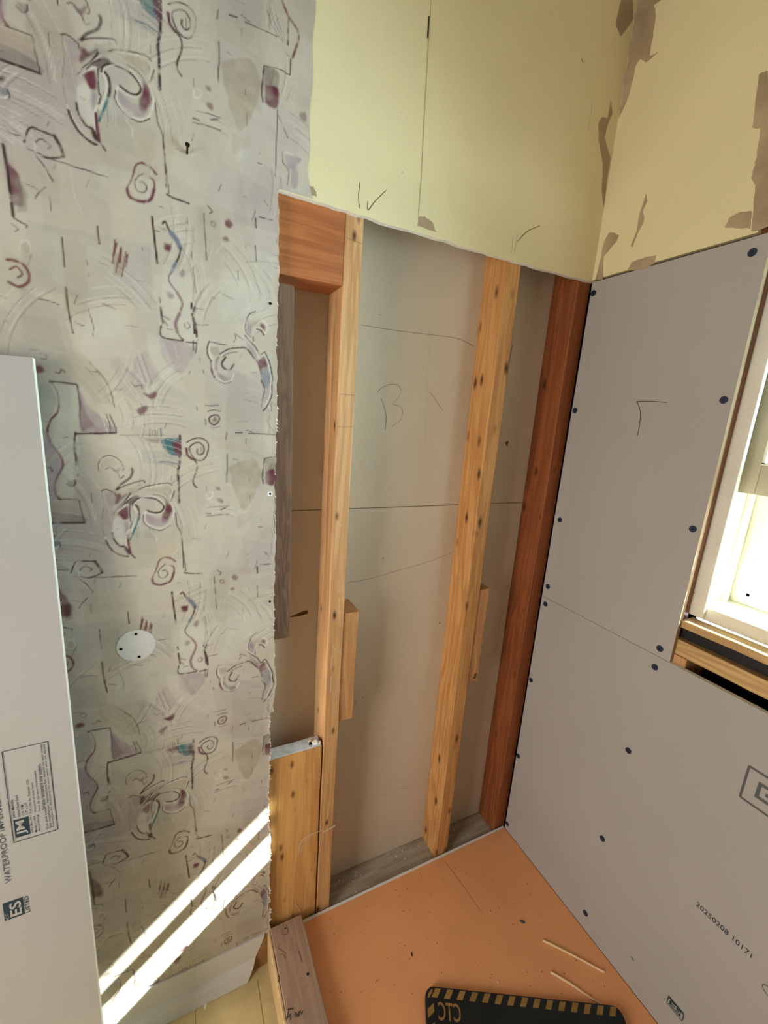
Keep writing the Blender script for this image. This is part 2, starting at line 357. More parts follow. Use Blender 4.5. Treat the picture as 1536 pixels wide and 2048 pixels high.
# ceiling, floor, the two walls behind the photographer
bm = bmesh.new(); box(bm, FX - .1, .12, FY - .1, .12, HT, HT + .05); struct(link('ceiling', bm, M['ceil']))
bm = bmesh.new(); box(bm, FX - .1, .12, FY - .1, .12, FL - .05, FL)
floor = struct(link('floor', bm, M['floor'], origin=(0, 0, FL)))
FP = Plane((0, 0, FL), (1, 0, 0), (0, 1, 0), (0, 0, 1))
for q in ([(-1.04, -.022), (-1.045, -.6)], [(-.885, -.03), (-.885, -.9)], [(-1.6, -.34), (-.86, -.33)]):
    bm = bmesh.new(); ribbon(bm, FP, q, .002, .0006, False); struct(link('floor_seam', bm, M['brownmark'], floor))
bm = bmesh.new(); box(bm, FX - .1, FX, FY, -1.40, FL, HT); box(bm, FX - .1, FX, -.56, 0, FL, HT); box(bm, FX - .1, FX, -1.40, -.56, 2.07, HT); box(bm, FX - .1, FX, -1.40, -.56, FL, .42); box(bm, FX - .14, FX - .1, -1.5, -.5, FL, HT); struct(link('wall_left', bm, M['ceil']))  # opening added for the left fill light, closed off behind
bm = bmesh.new(); box(bm, FX, .1, FY - .1, FY, FL, HT)
struct(link('wall_front', bm, M['ceil']))
# raised subfloor below the shower base
bm = bmesh.new(); box(bm, -.842, -.001, -2.3, -.0005, FL, -.0125); struct(link('subfloor', bm, M['plate']))

# wallpaper: embossed vinyl paper with its print
WPS = [('l','k',0.8,2.2,[(-10246,13759),(-10251,13425),(-10271,13225),(-10306,13039),(-10297,12883),(-10305,12471)]),('l','k',0.6,1.2,[(-10376,12264),(-10357,12019),(-10291,11850),(-10275,11481),(-10272,11122)]),('l','k',0.6,1.2,[(-10287,11750),(-10257,11343),(-10230,11048)]),('l','k',0.8,1.5,[(-10261,11017),(-10157,10988),(-9931,10964)]),('f','t',0.85,0,[(-10585,13685),(-10302,13719),(-10256,13653),(-10263,13456),(-10335,13378),(-10469,13435),(-10558,13553)]),('f','m',0.85,0,[(-10380,13618),(-10256,13668),(-10253,13349),(-10321,13393)]),('f','m',0.5,0,[(-10840,13676),(-10591,13700),(-10623,13566),(-10777,13634)]),('l','k',0.5,0.9,[(-10734,13855),(-10741,13723)]),('l','k',0.4,0.9,[(-10696,13842),(-10708,13725)]),('l','k',0.4,0.9,[(-10650,13844),(-10662,13727)]),('l','k',0.4,0.9,[(-10614,13831),(-10629,13728)]),('l','g',0.7,1.2,[(-10557,13878),(-10557,13731)]),('l','k',0.8,1.6,[(-11656,13741),(-11273,13765)]),('l','k',0.3,0.8,[(-11201,13733),(-10798,13743),(-10321,13756)]),('f','g',0.18,0,[(-10888,13484),(-10263,13456),(-10274,13164),(-10902,13217)]),('l','g',0.7,1.3,[(-10597,13252),(-10476,13261),(-10368,13232),(-10272,13210)]),('l','k',0.7,1.1,[(-11560,13065),(-11570,13180),(-11534,13281),(-11445,13347),(-11336,13342),(-11229,13257),(-11187,13125),(-11214,13096)]),('l','w',0.6,1,[(-11547,13079),(-11552,13180),(-11517,13267),(-11440,13325),(-11343,13320),(-11249,13249)]),('f','m',0.7,0,[(-11385,13138),(-11313,13110),(-11228,13169),(-11260,13051),(-11327,13073)]),('l','k',0.7,1.1,[(-11459,13123),(-11385,13146),(-11327,13080),(-11286,13036),(-11248,12948),(-11195,12992)]),('f','b',0.3,0,[(-11535,13266),(-11434,13326),(-11325,13313),(-11232,13213),(-11335,13153),(-11458,13152),(-11546,13094)]),('l','k',0.85,2.0,[(-11317,12740),(-11255,12829),(-11162,12903),(-11095,12962),(-11051,13067),(-11061,13126)]),('f','m',0.9,0,[(-11354,12636),(-11277,12664),(-11244,12588),(-11352,12470)]),('f','k',0.7,0,[(-11268,12604),(-11123,12692),(-11246,12543),(-11339,12469)]),('l','k',0.8,1.6,[(-11388,12288),(-11292,12422),(-11210,12511),(-11112,12661)]),('l','w',0.7,1.2,[(-11360,12333),(-11252,12451),(-11143,12570),(-11088,12630)]),('l','k',0.6,1.2,[(-11281,12391),(-11198,12496),(-11090,12584)]),('f','k',0.55,0,[(-11224,12496),(-11036,12629),(-10960,12582),(-11097,12462),(-11188,12449)]),('l','w',0.8,1.4,[(-11376,12288),(-11255,12390),(-11149,12456),(-11133,12278),(-11140,12044),(-11223,11844),(-11225,11686),(-11177,11489)]),('f','m',0.8,0,[(-11350,12302),(-11177,12418),(-11163,12202),(-11243,12159),(-11290,12238)]),('f','v',0.7,0,[(-11218,12158),(-11169,12093),(-11232,11908),(-11279,11989)]),('f','w',0.35,0,[(-11353,12241),(-11244,12143),(-11250,11815),(-11296,11691),(-11417,11826),(-11428,12060)]),('l','k',0.8,1.5,[(-11437,11921),(-11419,11795),(-11337,11662),(-11247,11640),(-11201,11524)]),('l','w',0.8,1.4,[(-11555,11850),(-11478,11673),(-11346,11504),(-11220,11429)]),('l','k',0.85,1.9,[(-11546,11788),(-11514,11692),(-11434,11559),(-11310,11469),(-11219,11445)]),('l','m',0.9,2.2,[(-11196,11858),(-11192,11683),(-11176,11506)]),('f','k',0.8,0,[(-11273,11642),(-11211,11589),(-11190,11491),(-11253,11544)]),('l','k',0.7,1.4,[(-11170,11497),(-11102,11402)]),('l','t',0.9,1.7,[(-11004,12242),(-11024,12117),(-11085,11962),(-11161,11777)]),('l','k',0.8,2,[(-11046,12445),(-10997,12382),(-10991,12241),(-11009,12148)]),('l','w',0.8,1.8,[(-11085,12446),(-11027,12305),(-11063,12119),(-11139,11934)]),('l','k',0.7,1.2,[(-11130,12448),(-11140,12154),(-11116,12121),(-11149,11998)]),('l','k',0.25,0.9,[(-11548,12699),(-11541,12445),(-11585,12144),(-11566,11867)]),('l','k',0.6,1.1,[(-11560,12714),(-11484,12742),(-11364,12681),(-11342,12635)]),('f','v',0.5,0,[(-11501,12668),(-11365,12666),(-11350,12500),(-11466,12443)]),('f','v',0.25,0,[(-11504,12624),(-11379,12440),(-11433,11983),(-11565,12067)]),('l','k',0.7,1.3,[(-11310,12740),(-11180,12813),(-10918,12902),(-10867,12871)]),('l','k',0.6,1.2,[(-10965,12735),(-10844,12794),(-10506,12853),(-10412,12806)]),('l','k',0.7,1.2,[(-10374,12695),(-10421,12569),(-10451,12507)]),('l','w',0.6,1.2,[(-10859,12764),(-10507,12830),(-10427,12774),(-10416,12680),(-10450,12522)]),('f','b',0.35,0,[(-10952,12735),(-10440,12790),(-10461,12602),(-10583,12636),(-10848,12718)]),('f','k',0.2,0,[(-11158,12753),(-10920,12856),(-10900,12734),(-11114,12615)]),('l','k',0.85,1.5,[(-11086,12431),(-11069,12492),(-10987,12567),(-10855,12579),(-10696,12544),(-10591,12447),(-10574,12367),(-10639,12290),(-10748,12286),(-10854,12330)]),('l','w',0.7,1.2,[(-11066,12430),(-11043,12491),(-10975,12543),(-10854,12602),(-10681,12575),(-10564,12446),(-10547,12350),(-10627,12258),(-10750,12247),(-10869,12291)]),('l','w',0.85,1.7,[(-10881,12315),(-10914,12191),(-10879,12078),(-10762,11984),(-10611,11968),(-10483,12042),(-10421,12185),(-10402,12329),(-10451,12491)]),('l','k',0.7,1,[(-10914,12253),(-10930,12144),(-10881,12046),(-10763,11960),(-10613,11935),(-10470,12025)]),('l','k',0.4,1.2,[(-10732,12639),(-10585,12589),(-10467,12443),(-10432,12282)]),('f','m',0.85,0,[(-10547,12525),(-10453,12443),(-10447,12250),(-10522,12109),(-10606,12097),(-10614,12241),(-10555,12335)]),('f','v',0.55,0,[(-10883,12268),(-10739,12183),(-10603,12177),(-10494,12107),(-10610,12000),(-10773,12041),(-10877,12126)]),('l','w',0.6,1.1,[(-10806,11914),(-10729,11812),(-10719,11714)]),('l','k',0.7,1.3,[(-10133,13635),(-10047,13691),(-9933,13726),(-9820,13700),(-9750,13609),(-9768,13453),(-9829,13326),(-9931,13293),(-10015,13338),(-10069,13430),(-10087,13537),(-10007,13616),(-9907,13635),(-9837,13560),(-9840,13451),(-9899,13403),(-9955,13432),(-9953,13510)]),('l','m',0.8,2.2,[(-10143,13520),(-10126,13398),(-10058,13322)]),('l','k',0.8,1.5,[(-10072,13337),(-9988,13276),(-9963,13167),(-9995,13040),(-10042,12913),(-10030,12818),(-9981,12761)]),('l','r',0.8,1.9,[(-10412,11272),(-10496,11347),(-10608,11374)]),('l','r',0.7,1.5,[(-10608,11374),(-10695,11315),(-10760,11120),(-10838,10943),(-10801,10837),(-10660,10811),(-10514,10872),(-10450,11037),(-10446,11156),(-10502,11196)]),('l','m',0.6,2.6,[(-10838,10943),(-10801,10837),(-10660,10811),(-10514,10872),(-10450,11037)]),('l','k',0.6,1.1,[(-10601,11222),(-10674,11162),(-10727,11066),(-10697,10961),(-10612,10952),(-10551,11030),(-10605,11104),(-10649,11092)]),('l','k',0.4,0.9,[(-11757,11080),(-11464,11063),(-11094,11039)]),('f','w',0.12,0,[(-11671,13532),(-11302,13686),(-10879,13660),(-10913,12734),(-11357,12800)]),('f','t',0.08,0,[(-11120,12043),(-10750,11943),(-10703,11449),(-11177,11489)]),('l','k',0.45,1.1,[(-11580,14925),(-11398,14703),(-11316,14511),(-11265,14217)]),('l','w',0.4,0.9,[(-11795,14798),(-11593,14563),(-11412,14285)]),('l','k',0.3,0.9,[(-11639,14829),(-11447,14561),(-11330,14291)]),('l','w',0.4,0.9,[(-11690,14839),(-11472,14589),(-11353,14352)]),('l','k',0.3,0.9,[(-11521,14842),(-11351,14600),(-11270,14358)]),('f','b',0.22,0,[(-12006,14978),(-11674,15062),(-11435,14745),(-11264,14233),(-11547,14275),(-11807,14648)]),('f','v',0.2,0,[(-11286,14973),(-11144,15081),(-10762,14623),(-10808,14265),(-11101,14403)]),('l','w',0.45,0.8,[(-11104,14825),(-10952,14543),(-10807,14298)]),('l','k',0.3,0.8,[(-11060,14876),(-10887,14691),(-10778,14590)]),('l','w',0.45,0.8,[(-11162,14788),(-11010,14522),(-10878,14325)]),('l','w',0.4,0.8,[(-10907,15109),(-10972,14947),(-10856,14741),(-10711,14467)]),('l','w',0.4,0.8,[(-10808,15121),(-10877,14896),(-10685,14710),(-10574,14216)]),('l','w',0.35,0.8,[(-10712,14755),(-10740,14465),(-10665,14193)]),('l','w',0.35,0.8,[(-10626,14716),(-10667,14471),(-10589,14215)]),('f','m',0.75,0,[(-10805,14475),(-10710,14475),(-10619,14539),(-10593,14460),(-10671,14381),(-10757,14415)]),('f','m',0.7,0,[(-10936,14175),(-10867,14245),(-10764,14268),(-10760,14203),(-10831,14100),(-10903,14112)]),('l','k',0.5,1,[(-10989,14650),(-10935,14592),(-10834,14617),(-10823,14554)]),('l','k',0.7,1.3,[(-12152,14563),(-11941,14553),(-11789,14545)]),('l','k',0.75,1.5,[(-11777,14531),(-11759,14259),(-11775,14042),(-11766,13808)]),('f','v',0.6,0,[(-11770,14456),(-11632,14206),(-11481,14060),(-11265,13767),(-11770,13760),(-11763,14120)]),('f','m',0.3,0,[(-11765,14350),(-11690,14125),(-11576,13849),(-11755,13777)]),('l','w',0.6,1,[(-11479,14092),(-11391,13761)]),('l','w',0.6,1,[(-11425,14079),(-11334,13780)]),('l','k',0.6,1.2,[(-11398,14081),(-11354,13908),(-11348,13779)]),('l','k',0.6,1.2,[(-11344,14069),(-11273,13864),(-11265,13775)]),('l','k',0.8,1.5,[(-11865,13724),(-11584,13737),(-11265,13767)]),('l','k',0.8,1.6,[(-11863,13740),(-11896,13486),(-11880,13181)]),('l','w',0.7,1.2,[(-11848,13678),(-11847,13439),(-11884,13083)]),('l','k',0.5,1.1,[(-11878,13017),(-11888,12985)]),('l','k',0.6,1.1,[(-11900,12553),(-11885,12383),(-11848,12141)]),('l','k',0.85,1.8,[(-12550,12163),(-12240,12152),(-11848,12141)]),('f','k',0.32,0,[(-12531,12373),(-12145,12342),(-11868,12246),(-11854,12150),(-12548,12184)]),('f','b',0.25,0,[(-12513,12568),(-11875,12518),(-11863,12314),(-12531,12373)]),('l','r',0.85,1.7,[(-12140,14556),(-12066,14400),(-12057,14206),(-12095,14052),(-12194,13925),(-12247,13738),(-12214,13539),(-12103,13337),(-12084,13178),(-12155,13017),(-12228,12839),(-12224,12660),(-12165,12576)]),('f','g',0.2,0,[(-12388,14490),(-12142,14527),(-12066,14251),(-12205,13939),(-12441,13911)]),('f','v',0.5,0,[(-12451,13805),(-12260,13738),(-12201,13539),(-12094,13210),(-12219,12872),(-12216,12594),(-12561,12602)]),('l','w',0.5,1.4,[(-12130,14528),(-12075,14370),(-12070,14205),(-12107,14067)]),('f','r',0.8,0,[(-12351,14767),(-12252,14799),(-12198,14726),(-12239,14678),(-12347,14681)]),('l','k',0.5,1,[(-12236,14979),(-12199,14998),(-12154,14961),(-12171,14901),(-12231,14909)]),('l','r',0.6,1.2,[(-12053,14712),(-12004,14702),(-11974,14764),(-11927,14725)]),('l','k',0.6,1.2,[(-12051,12854),(-11988,12804),(-11931,12853),(-11927,12911)]),('f','k',0.4,0,[(-12040,12903),(-11926,12919),(-11933,12828),(-12014,12813)]),('l','k',0.6,1.2,[(-12338,13128),(-12261,13136),(-12241,13065)]),('l','k',0.6,1.2,[(-12393,13898),(-12281,13920),(-12246,13891)]),('l','k',0.5,1,[(-12039,13647),(-11974,13657)]),('l','k',0.5,1,[(-12205,12577),(-11912,12570)]),('f','k',0.7,0,[(-12406,11899),(-12351,11930),(-12270,11950),(-12314,11893)]),('f','w',0.2,0,[(-12130,14528),(-11791,14514),(-11793,13806),(-11877,13740),(-11978,12588),(-12198,12659),(-12050,13195),(-12213,13554),(-12034,14178)]),('f','g',0.75,0,[(-12364,11817),(-12264,11810),(-12238,11742),(-12333,11733)]),('l','w',0.8,1.6,[(-12391,11786),(-12373,11704),(-12298,11698),(-12231,11742)]),('l','k',0.6,1.3,[(-12251,11809),(-12231,11742),(-12246,11718)]),('l','k',0.5,1,[(-12582,11304),(-12395,11293),(-12166,11270)]),('l','k',0.75,1.4,[(-12118,11214),(-12037,11417),(-11905,11417),(-11744,11399)]),('l','k',0.85,2.4,[(-11744,11399),(-11672,11253),(-11651,11164)]),('l','k',0.7,1.4,[(-11651,11164),(-11736,11121),(-11875,11084),(-11967,11111)]),('l','k',0.6,1.1,[(-11984,11251),(-11912,11312),(-11821,11268),(-11796,11249),(-11839,11215)]),('l','w',0.5,1,[(-11998,11235),(-11994,11114),(-11902,11087)]),('l','k',0.6,1.4,[(-11998,11063),(-11911,10966),(-11851,10854),(-11814,10796)]),('l','w',0.5,1,[(-12011,11065),(-11913,10931),(-11856,10784)]),('l','k',0.6,1.2,[(-11917,10686),(-11991,10607),(-12052,10510)]),('l','k',0.4,0.8,[(-12098,11143),(-11821,11086),(-11573,11068)]),('l','k',0.4,0.8,[(-11573,11068),(-11261,11047),(-11086,11035)]),('f','m',0.65,0,[(-12349,11086),(-12325,10913),(-12199,10689),(-12183,10387),(-12279,10349),(-12363,10451)]),('f','k',0.25,0,[(-12246,10765),(-12131,10539),(-12163,10295),(-12286,10262)]),('l','k',0.8,2,[(-12373,11106),(-12356,10849),(-12346,10501),(-12344,10200)]),('l','k',0.7,1.2,[(-12346,10174),(-12269,10134),(-12191,10102),(-12208,10069)]),('l','k',0.4,1,[(-12380,10082),(-12304,10032),(-12348,9986)]),('l','k',0.75,1.2,[(-11769,10029),(-11768,9824),(-11768,9617)]),('l','k',0.8,1.4,[(-11774,9313),(-11767,8982),(-11730,8637)]),('l','k',0.5,0.9,[(-12132,9077),(-11991,9073),(-11879,9037)]),('l','w',0.4,0.8,[(-11575,11050),(-11566,10746),(-11472,10424)]),('l','k',0.5,0.9,[(-11460,8628),(-11444,8785),(-11497,9037)]),('l','r',0.75,2.2,[(-12475,9575),(-12407,9583),(-12289,9545),(-12230,9430),(-12253,9304),(-12369,9218),(-12487,9263)]),('l','r',0.6,1.6,[(-12459,9443),(-12374,9498),(-12313,9411),(-12372,9349)]),('f','b',0.3,0,[(-12332,9856),(-12171,9844),(-12146,9636),(-12306,9669)]),('l','k',0.8,1.4,[(-11282,10302),(-11281,10190),(-11273,10057)]),('l','m',0.7,1.6,[(-11036,10113),(-11084,9929)]),('l','m',0.7,1.6,[(-10971,10044),(-11004,9838)]),('l','m',0.7,1.6,[(-10889,9973),(-10921,9794)]),('f','k',0.1,0,[(-12368,9236),(-11852,9002),(-11723,8292),(-12404,8441)]),('f','b',0.15,0,[(-11972,10869),(-11491,10808),(-11090,10684),(-11129,9937),(-12002,10088)]),('l','r',0.6,1.2,[(-11092,16877),(-11150,16514)]),('l','r',0.6,1.2,[(-11014,16794),(-11110,16394)]),('l','r',0.6,1.2,[(-10946,16733),(-11028,16346)]),('f','r',0.25,0,[(-11139,16692),(-10973,16676),(-11028,16359),(-11149,16336)]),('l','w',0.5,1.2,[(-12314,16596),(-12241,16612),(-12214,16466),(-12290,16415),(-12355,16483),(-12314,16596)]),('l','k',0.5,1.1,[(-11510,16491),(-11492,16420)]),('l','k',0.5,1.1,[(-11494,16320),(-11491,16270)]),('f','b',0.22,0,[(-11799,16745),(-11493,16715),(-11534,15675),(-11868,15623)]),('l','k',0.6,1.2,[(-9633,11003),(-9562,10935),(-9599,10898)]),('l','k',0.5,1.2,[(-9583,10774),(-9529,10778),(-9511,10714),(-9566,10710),(-9583,10774)]),('f','m',0.7,0,[(-9355,10830),(-9289,10885),(-9216,10815),(-9263,10737),(-9337,10766)]),('f','m',0.65,0,[(-9395,10555),(-9329,10599),(-9284,10530),(-9367,10515)]),('l','k',0.8,1.5,[(-8827,11004),(-8817,10855)]),('l','k',0.7,1.2,[(-8759,11039),(-8524,11038)]),('l','k',0.6,1.1,[(-8826,10558),(-8816,10298)]),('l','k',0.6,1.1,[(-9697,10868),(-9686,10540),(-9666,10140)]),('l','k',0.85,1.7,[(-10500,10624),(-10479,10322),(-10451,9931)]),('l','k',0.8,1.6,[(-10345,10564),(-10301,10598),(-10254,10492),(-10155,10377)]),('l','g',0.9,4,[(-10222,10447),(-10139,10354),(-10090,10245)]),('l','k',0.8,1.6,[(-10090,10245),(-10092,10183),(-10130,10065),(-10203,9932)]),('l','g',0.7,2.6,[(-10167,9988),(-10241,9834)]),('l','k',0.7,1.4,[(-10241,9834),(-10287,9748),(-10264,9650),(-10163,9526)]),('l','r',0.8,2.3,[(-10163,9526),(-10088,9362),(-10138,9178)]),('l','m',0.8,2.8,[(-10138,9178),(-10205,9018),(-10183,8861)]),('l','k',0.8,1.5,[(-10183,8861),(-10131,8783),(-10087,8751)]),('f','m',0.9,0,[(-10337,10281),(-10227,10275),(-10239,10164),(-10341,10170)]),('f','m',0.55,0,[(-10127,9856),(-10055,9928),(-10022,9860),(-10077,9774)]),('f','k',0.5,0,[(-10312,9511),(-10217,9472),(-10237,9391),(-10307,9404)]),('l','m',0.7,1.4,[(-10062,9031),(-10055,8964),(-10001,8953),(-9972,9012),(-10016,9055)]),('l','k',0.5,1.0,[(-8673,11325),(-8604,11256)]),('l','k',0.7,1.4,[(-10445,9389),(-10431,9322)]),('l','k',0.8,1.7,[(-10434,9238),(-10421,9107),(-10408,8986)]),('l','r',0.6,1.6,[(-10395,9102),(-10301,9060)]),('l','r',0.6,1.6,[(-10397,9038),(-10339,8960)]),('l','k',0.5,1.3,[(-10341,8896),(-10253,8898)]),('l','k',0.75,1.3,[(-10436,8938),(-10433,8753),(-10097,8731)]),('l','k',0.75,1.3,[(-10043,8719),(-9878,8726)]),('l','k',0.4,1,[(-9906,10239),(-9909,10114)]),('l','k',0.4,1,[(-9894,9986),(-9859,9577)]),('l','k',0.7,1.6,[(-9883,9333),(-9912,9251)]),('l','k',0.75,1.7,[(-9905,9152),(-9872,8991),(-9867,8835)]),('l','k',0.6,1.2,[(-9869,8724),(-9891,8550)]),('l','k',0.5,1,[(-9853,9042),(-9667,9059)]),('l','w',0.6,1,[(-10225,8650),(-10212,8492),(-10074,8233)]),('f','v',0.4,0,[(-10469,8729),(-9917,8645),(-10074,8233),(-10221,8180),(-10445,8416)]),('f','w',0.2,0,[(-10392,9942),(-9924,9865),(-9895,8775),(-10415,8782)]),('f','b',0.12,0,[(-9792,10980),(-8836,10984),(-8835,9951),(-9811,10099)]),('f','w',0.18,0,[(-10673,8798),(-10435,8721),(-10221,8180),(-9975,7746),(-10477,8022),(-10676,8298)]),('f','v',0.25,0,[(-10895,8355),(-10667,8515),(-10459,8017),(-10639,7920),(-10945,8006)]),('l','w',0.4,0.8,[(-10875,8436),(-10759,7965)]),('l','w',0.4,0.8,[(-10806,8462),(-10673,7941)]),('l','k',0.25,0.8,[(-10843,8385),(-10725,7955)]),('l','k',0.25,0.8,[(-10758,8406),(-10621,7926)]),('l','w',0.35,0.8,[(-11114,8325),(-10938,8169),(-10759,7954)]),('l','w',0.35,1,[(-10352,11521),(-10455,11377),(-10577,10771)]),('l','w',0.3,1,[(-9552,10439),(-9630,10114)]),('l','w',0.3,1,[(-9368,10499),(-9555,10230)]),('l','k',0.6,1.2,[(-8963,15680),(-9039,15743),(-9063,15850),(-9025,15988),(-8975,16081),(-8874,16145)]),('l','w',0.7,1.3,[(-8976,15666),(-9051,15729),(-9082,15847),(-9050,15973)]),('l','w',0.8,1.5,[(-8747,16006),(-8663,15957),(-8636,15862),(-8687,15768)]),('f','m',0.85,0,[(-8772,15966),(-8695,15928),(-8675,15832),(-8733,15848),(-8785,15902)]),('f','v',0.7,0,[(-9038,15962),(-8988,15994),(-8938,15856),(-8938,15696),(-9013,15747)]),('f','b',0.3,0,[(-8988,15994),(-8811,15948),(-8810,15874),(-8938,15831)]),('l','m',0.8,1.9,[(-8836,15846),(-8759,15820),(-8707,15752)]),('l','w',0.8,1.3,[(-8861,15854),(-8759,15857),(-8694,15779)]),('l','k',0.6,1.3,[(-8912,15687),(-8900,15614)]),('l','k',0.7,1.3,[(-9064,15691),(-8976,15604),(-8874,15518),(-8796,15389),(-8777,15366),(-8692,15440)]),('l','w',0.8,1.4,[(-9076,15665),(-8989,15565),(-8887,15466),(-8809,15337),(-8790,15289),(-8699,15395)]),('f','v',0.6,0,[(-9064,15666),(-9001,15601),(-8874,15455),(-8809,15299),(-8796,15224),(-8887,15303),(-9002,15440)]),('f','m',0.75,0,[(-8809,15287),(-8698,15376),(-8652,15241),(-8638,15165),(-8717,15131),(-8756,15049),(-8822,15221)]),('f','g',0.6,0,[(-8717,15156),(-8625,15166),(-8577,15016),(-8582,14845),(-8675,14757),(-8743,14895),(-8763,15048)]),('l','m',0.6,1.4,[(-9002,15440),(-8900,15314),(-8809,15197),(-8756,15023)]),('l','w',0.9,1.7,[(-8692,15402),(-8612,15219),(-8567,14951),(-8570,14687),(-8673,14385)]),('l','k',0.8,1.4,[(-8679,15429),(-8585,15209),(-8545,14953),(-8551,14649),(-8633,14429),(-8713,14316)]),('l','k',0.7,1.3,[(-8756,14894),(-8689,14743),(-8728,14542),(-8747,14380)]),('f','v',0.35,0,[(-8689,14756),(-8582,14832),(-8607,14618),(-8700,14397),(-8728,14542)]),('l','w',0.8,1.6,[(-9685,15487),(-9699,15377),(-9690,15258),(-9633,15155),(-9630,14984),(-9578,14865),(-9445,14809),(-9320,14846),(-9269,14958)]),('l','k',0.75,1.2,[(-9696,15503),(-9728,15385),(-9720,15242),(-9657,15152)]),('l','m',0.8,2,[(-9680,15150),(-9660,14980),(-9614,14874)]),('l','k',0.5,0.9,[(-9591,14839),(-9445,14778),(-9321,14815)]),('l','k',0.6,1.1,[(-9696,15499),(-9531,15483),(-9399,15476)]),('l','k',0.7,1.3,[(-9510,15303),(-9363,15407),(-9190,15453),(-9065,15469),(-8989,15416),(-8874,15279)]),('l','k',0.5,1,[(-9462,15260),(-9364,15333),(-9191,15379)]),('l','k',0.8,1.8,[(-9414,15254),(-9483,15135),(-9441,15053),(-9343,15032),(-9267,15147)]),('f','m',0.55,0,[(-9609,15158),(-9535,15264),(-9562,15102),(-9564,14991),(-9611,15023)]),('f','k',0.35,0,[(-9564,14991),(-9480,14925),(-9369,14898),(-9333,14851),(-9445,14803),(-9553,14905)]),('f','r',0.25,0,[(-9687,15415),(-9544,15421),(-9498,15317),(-9595,15257),(-9677,15320)]),('l','k',0.5,1,[(-9263,15542),(-9226,15620),(-9237,15691),(-9102,15612)]),('l','k',0.6,1,[(-9788,14339),(-9557,14356)]),('l','k',0.6,1,[(-9748,14234),(-9638,14267),(-9515,14249)]),('l','k',0.75,1.4,[(-9720,14121),(-9665,14163),(-9578,14174),(-9542,14118),(-9568,14039),(-9643,13989),(-9716,14031),(-9727,14108)]),('f','r',0.6,0,[(-9666,14085),(-9616,14133),(-9587,14051),(-9661,14053)]),('l','k',0.5,1.1,[(-9800,14090),(-9784,13976)]),('l','k',0.4,0.9,[(-9706,13941),(-9632,13931),(-9532,13963)]),('l','k',0.8,1.7,[(-9973,16107),(-9981,16026)]),('l','k',0.8,1.7,[(-9972,15924),(-9944,15745),(-9942,15605)]),('l','k',0.6,1.1,[(-9963,15474),(-9962,15308)]),('l','k',0.7,1.3,[(-9242,13851),(-9125,13863)]),('l','k',0.6,1.1,[(-8994,13855),(-8463,13850)]),('l','k',0.5,1.1,[(-9408,13850),(-9435,13716)]),('l','k',0.5,1.1,[(-9814,14977),(-9798,14917)]),('l','k',0.6,1.1,[(-9944,14309),(-9933,14247)]),('l','w',0.4,0.9,[(-9474,16026),(-9428,15915)]),('l','w',0.4,0.9,[(-9426,16045),(-9368,15924)]),('l','w',0.4,0.9,[(-8672,14210),(-8643,13870)]),('l','w',0.4,0.9,[(-8564,14244),(-8533,13875)]),('l','k',0.3,0.9,[(-8604,14228),(-8588,13873)]),('f','m',0.75,0,[(-8705,19810),(-8486,19836),(-8492,19531),(-8703,19552)]),('f','k',0.4,0,[(-8725,20066),(-8489,20093),(-8486,19836),(-8714,19807)]),('l','k',0.8,1.4,[(-8725,20074),(-8752,19826),(-8760,19663),(-8741,19556)]),('l','k',0.6,1.1,[(-8706,20080),(-8480,20120),(-8287,20099)]),('l','k',0.7,1.3,[(-8262,20334),(-8271,20105)]),('l','k',0.6,1.1,[(-9452,20147),(-9447,19939),(-9462,19721),(-9461,19584)]),('f','b',0.4,0,[(-9422,19888),(-8963,20083),(-8779,19689),(-9113,18982),(-9325,19396)]),('l','k',0.5,1,[(-9846,19070),(-9643,19089),(-9435,19092)]),('l','k',0.5,1,[(-9868,18892),(-9647,18914),(-9438,18915)]),('l','k',0.5,1.6,[(-9866,18955),(-9782,18950)]),('l','k',0.5,1.6,[(-9593,19018),(-9488,19059)]),('l','r',0.8,2.1,[(-8427,21097),(-8379,21009),(-8292,20905),(-8145,20790),(-8118,20658),(-8224,20380)]),('l','k',0.7,1.4,[(-8311,20898),(-8314,20522)]),('l','w',0.7,2,[(-9847,19346),(-9841,19256),(-9757,19277),(-9729,19370),(-9788,19381)]),('f','r',0.6,0,[(-9676,19480),(-9600,19483),(-9588,19418),(-9652,19427)]),('f','r',0.6,0,[(-9665,19253),(-9571,19253),(-9547,19159),(-9641,19175)]),('l','w',0.7,1.5,[(-8375,18890),(-8265,18922),(-8142,18887),(-7976,18917)]),('l','k',0.6,1,[(-8386,18913),(-8373,18743),(-8260,18634),(-8296,18392)]),('f','v',0.6,0,[(-8355,18870),(-7997,18902),(-8158,18697),(-8281,18663)]),('f','v',0.5,0,[(-8198,18633),(-8077,18773),(-8090,18447),(-8255,18385)]),('l','k',0.6,1,[(-8492,19506),(-8498,19203),(-8520,18474)]),('l','k',0.5,1.1,[(-8472,19429),(-8289,19148)]),('l','k',0.35,0.8,[(-8674,20863),(-8580,20671),(-8410,20534)]),('l','k',0.35,0.8,[(-8620,20915),(-8544,20716),(-8381,20560)]),('l','k',0.35,0.8,[(-8546,20944),(-8488,20753),(-8382,20622)]),('f','m',0.4,0,[(-8056,19612),(-7934,19634),(-7930,19498),(-8034,19517)]),('f','b',0.2,0,[(-9259,18921),(-8965,18944),(-8928,18822),(-9244,18613)]),('l','k',0.3,1.2,[(-10131,18452),(-9984,18400)])]
PAL = {'k': (64, 46, 42), 'm': (98, 50, 60), 't': (62, 104, 108), 'w': (212, 206, 192), 'g': (112, 118, 128), 'v': (150, 130, 136), 'b': (150, 132, 104), 'r': (112, 70, 60)}
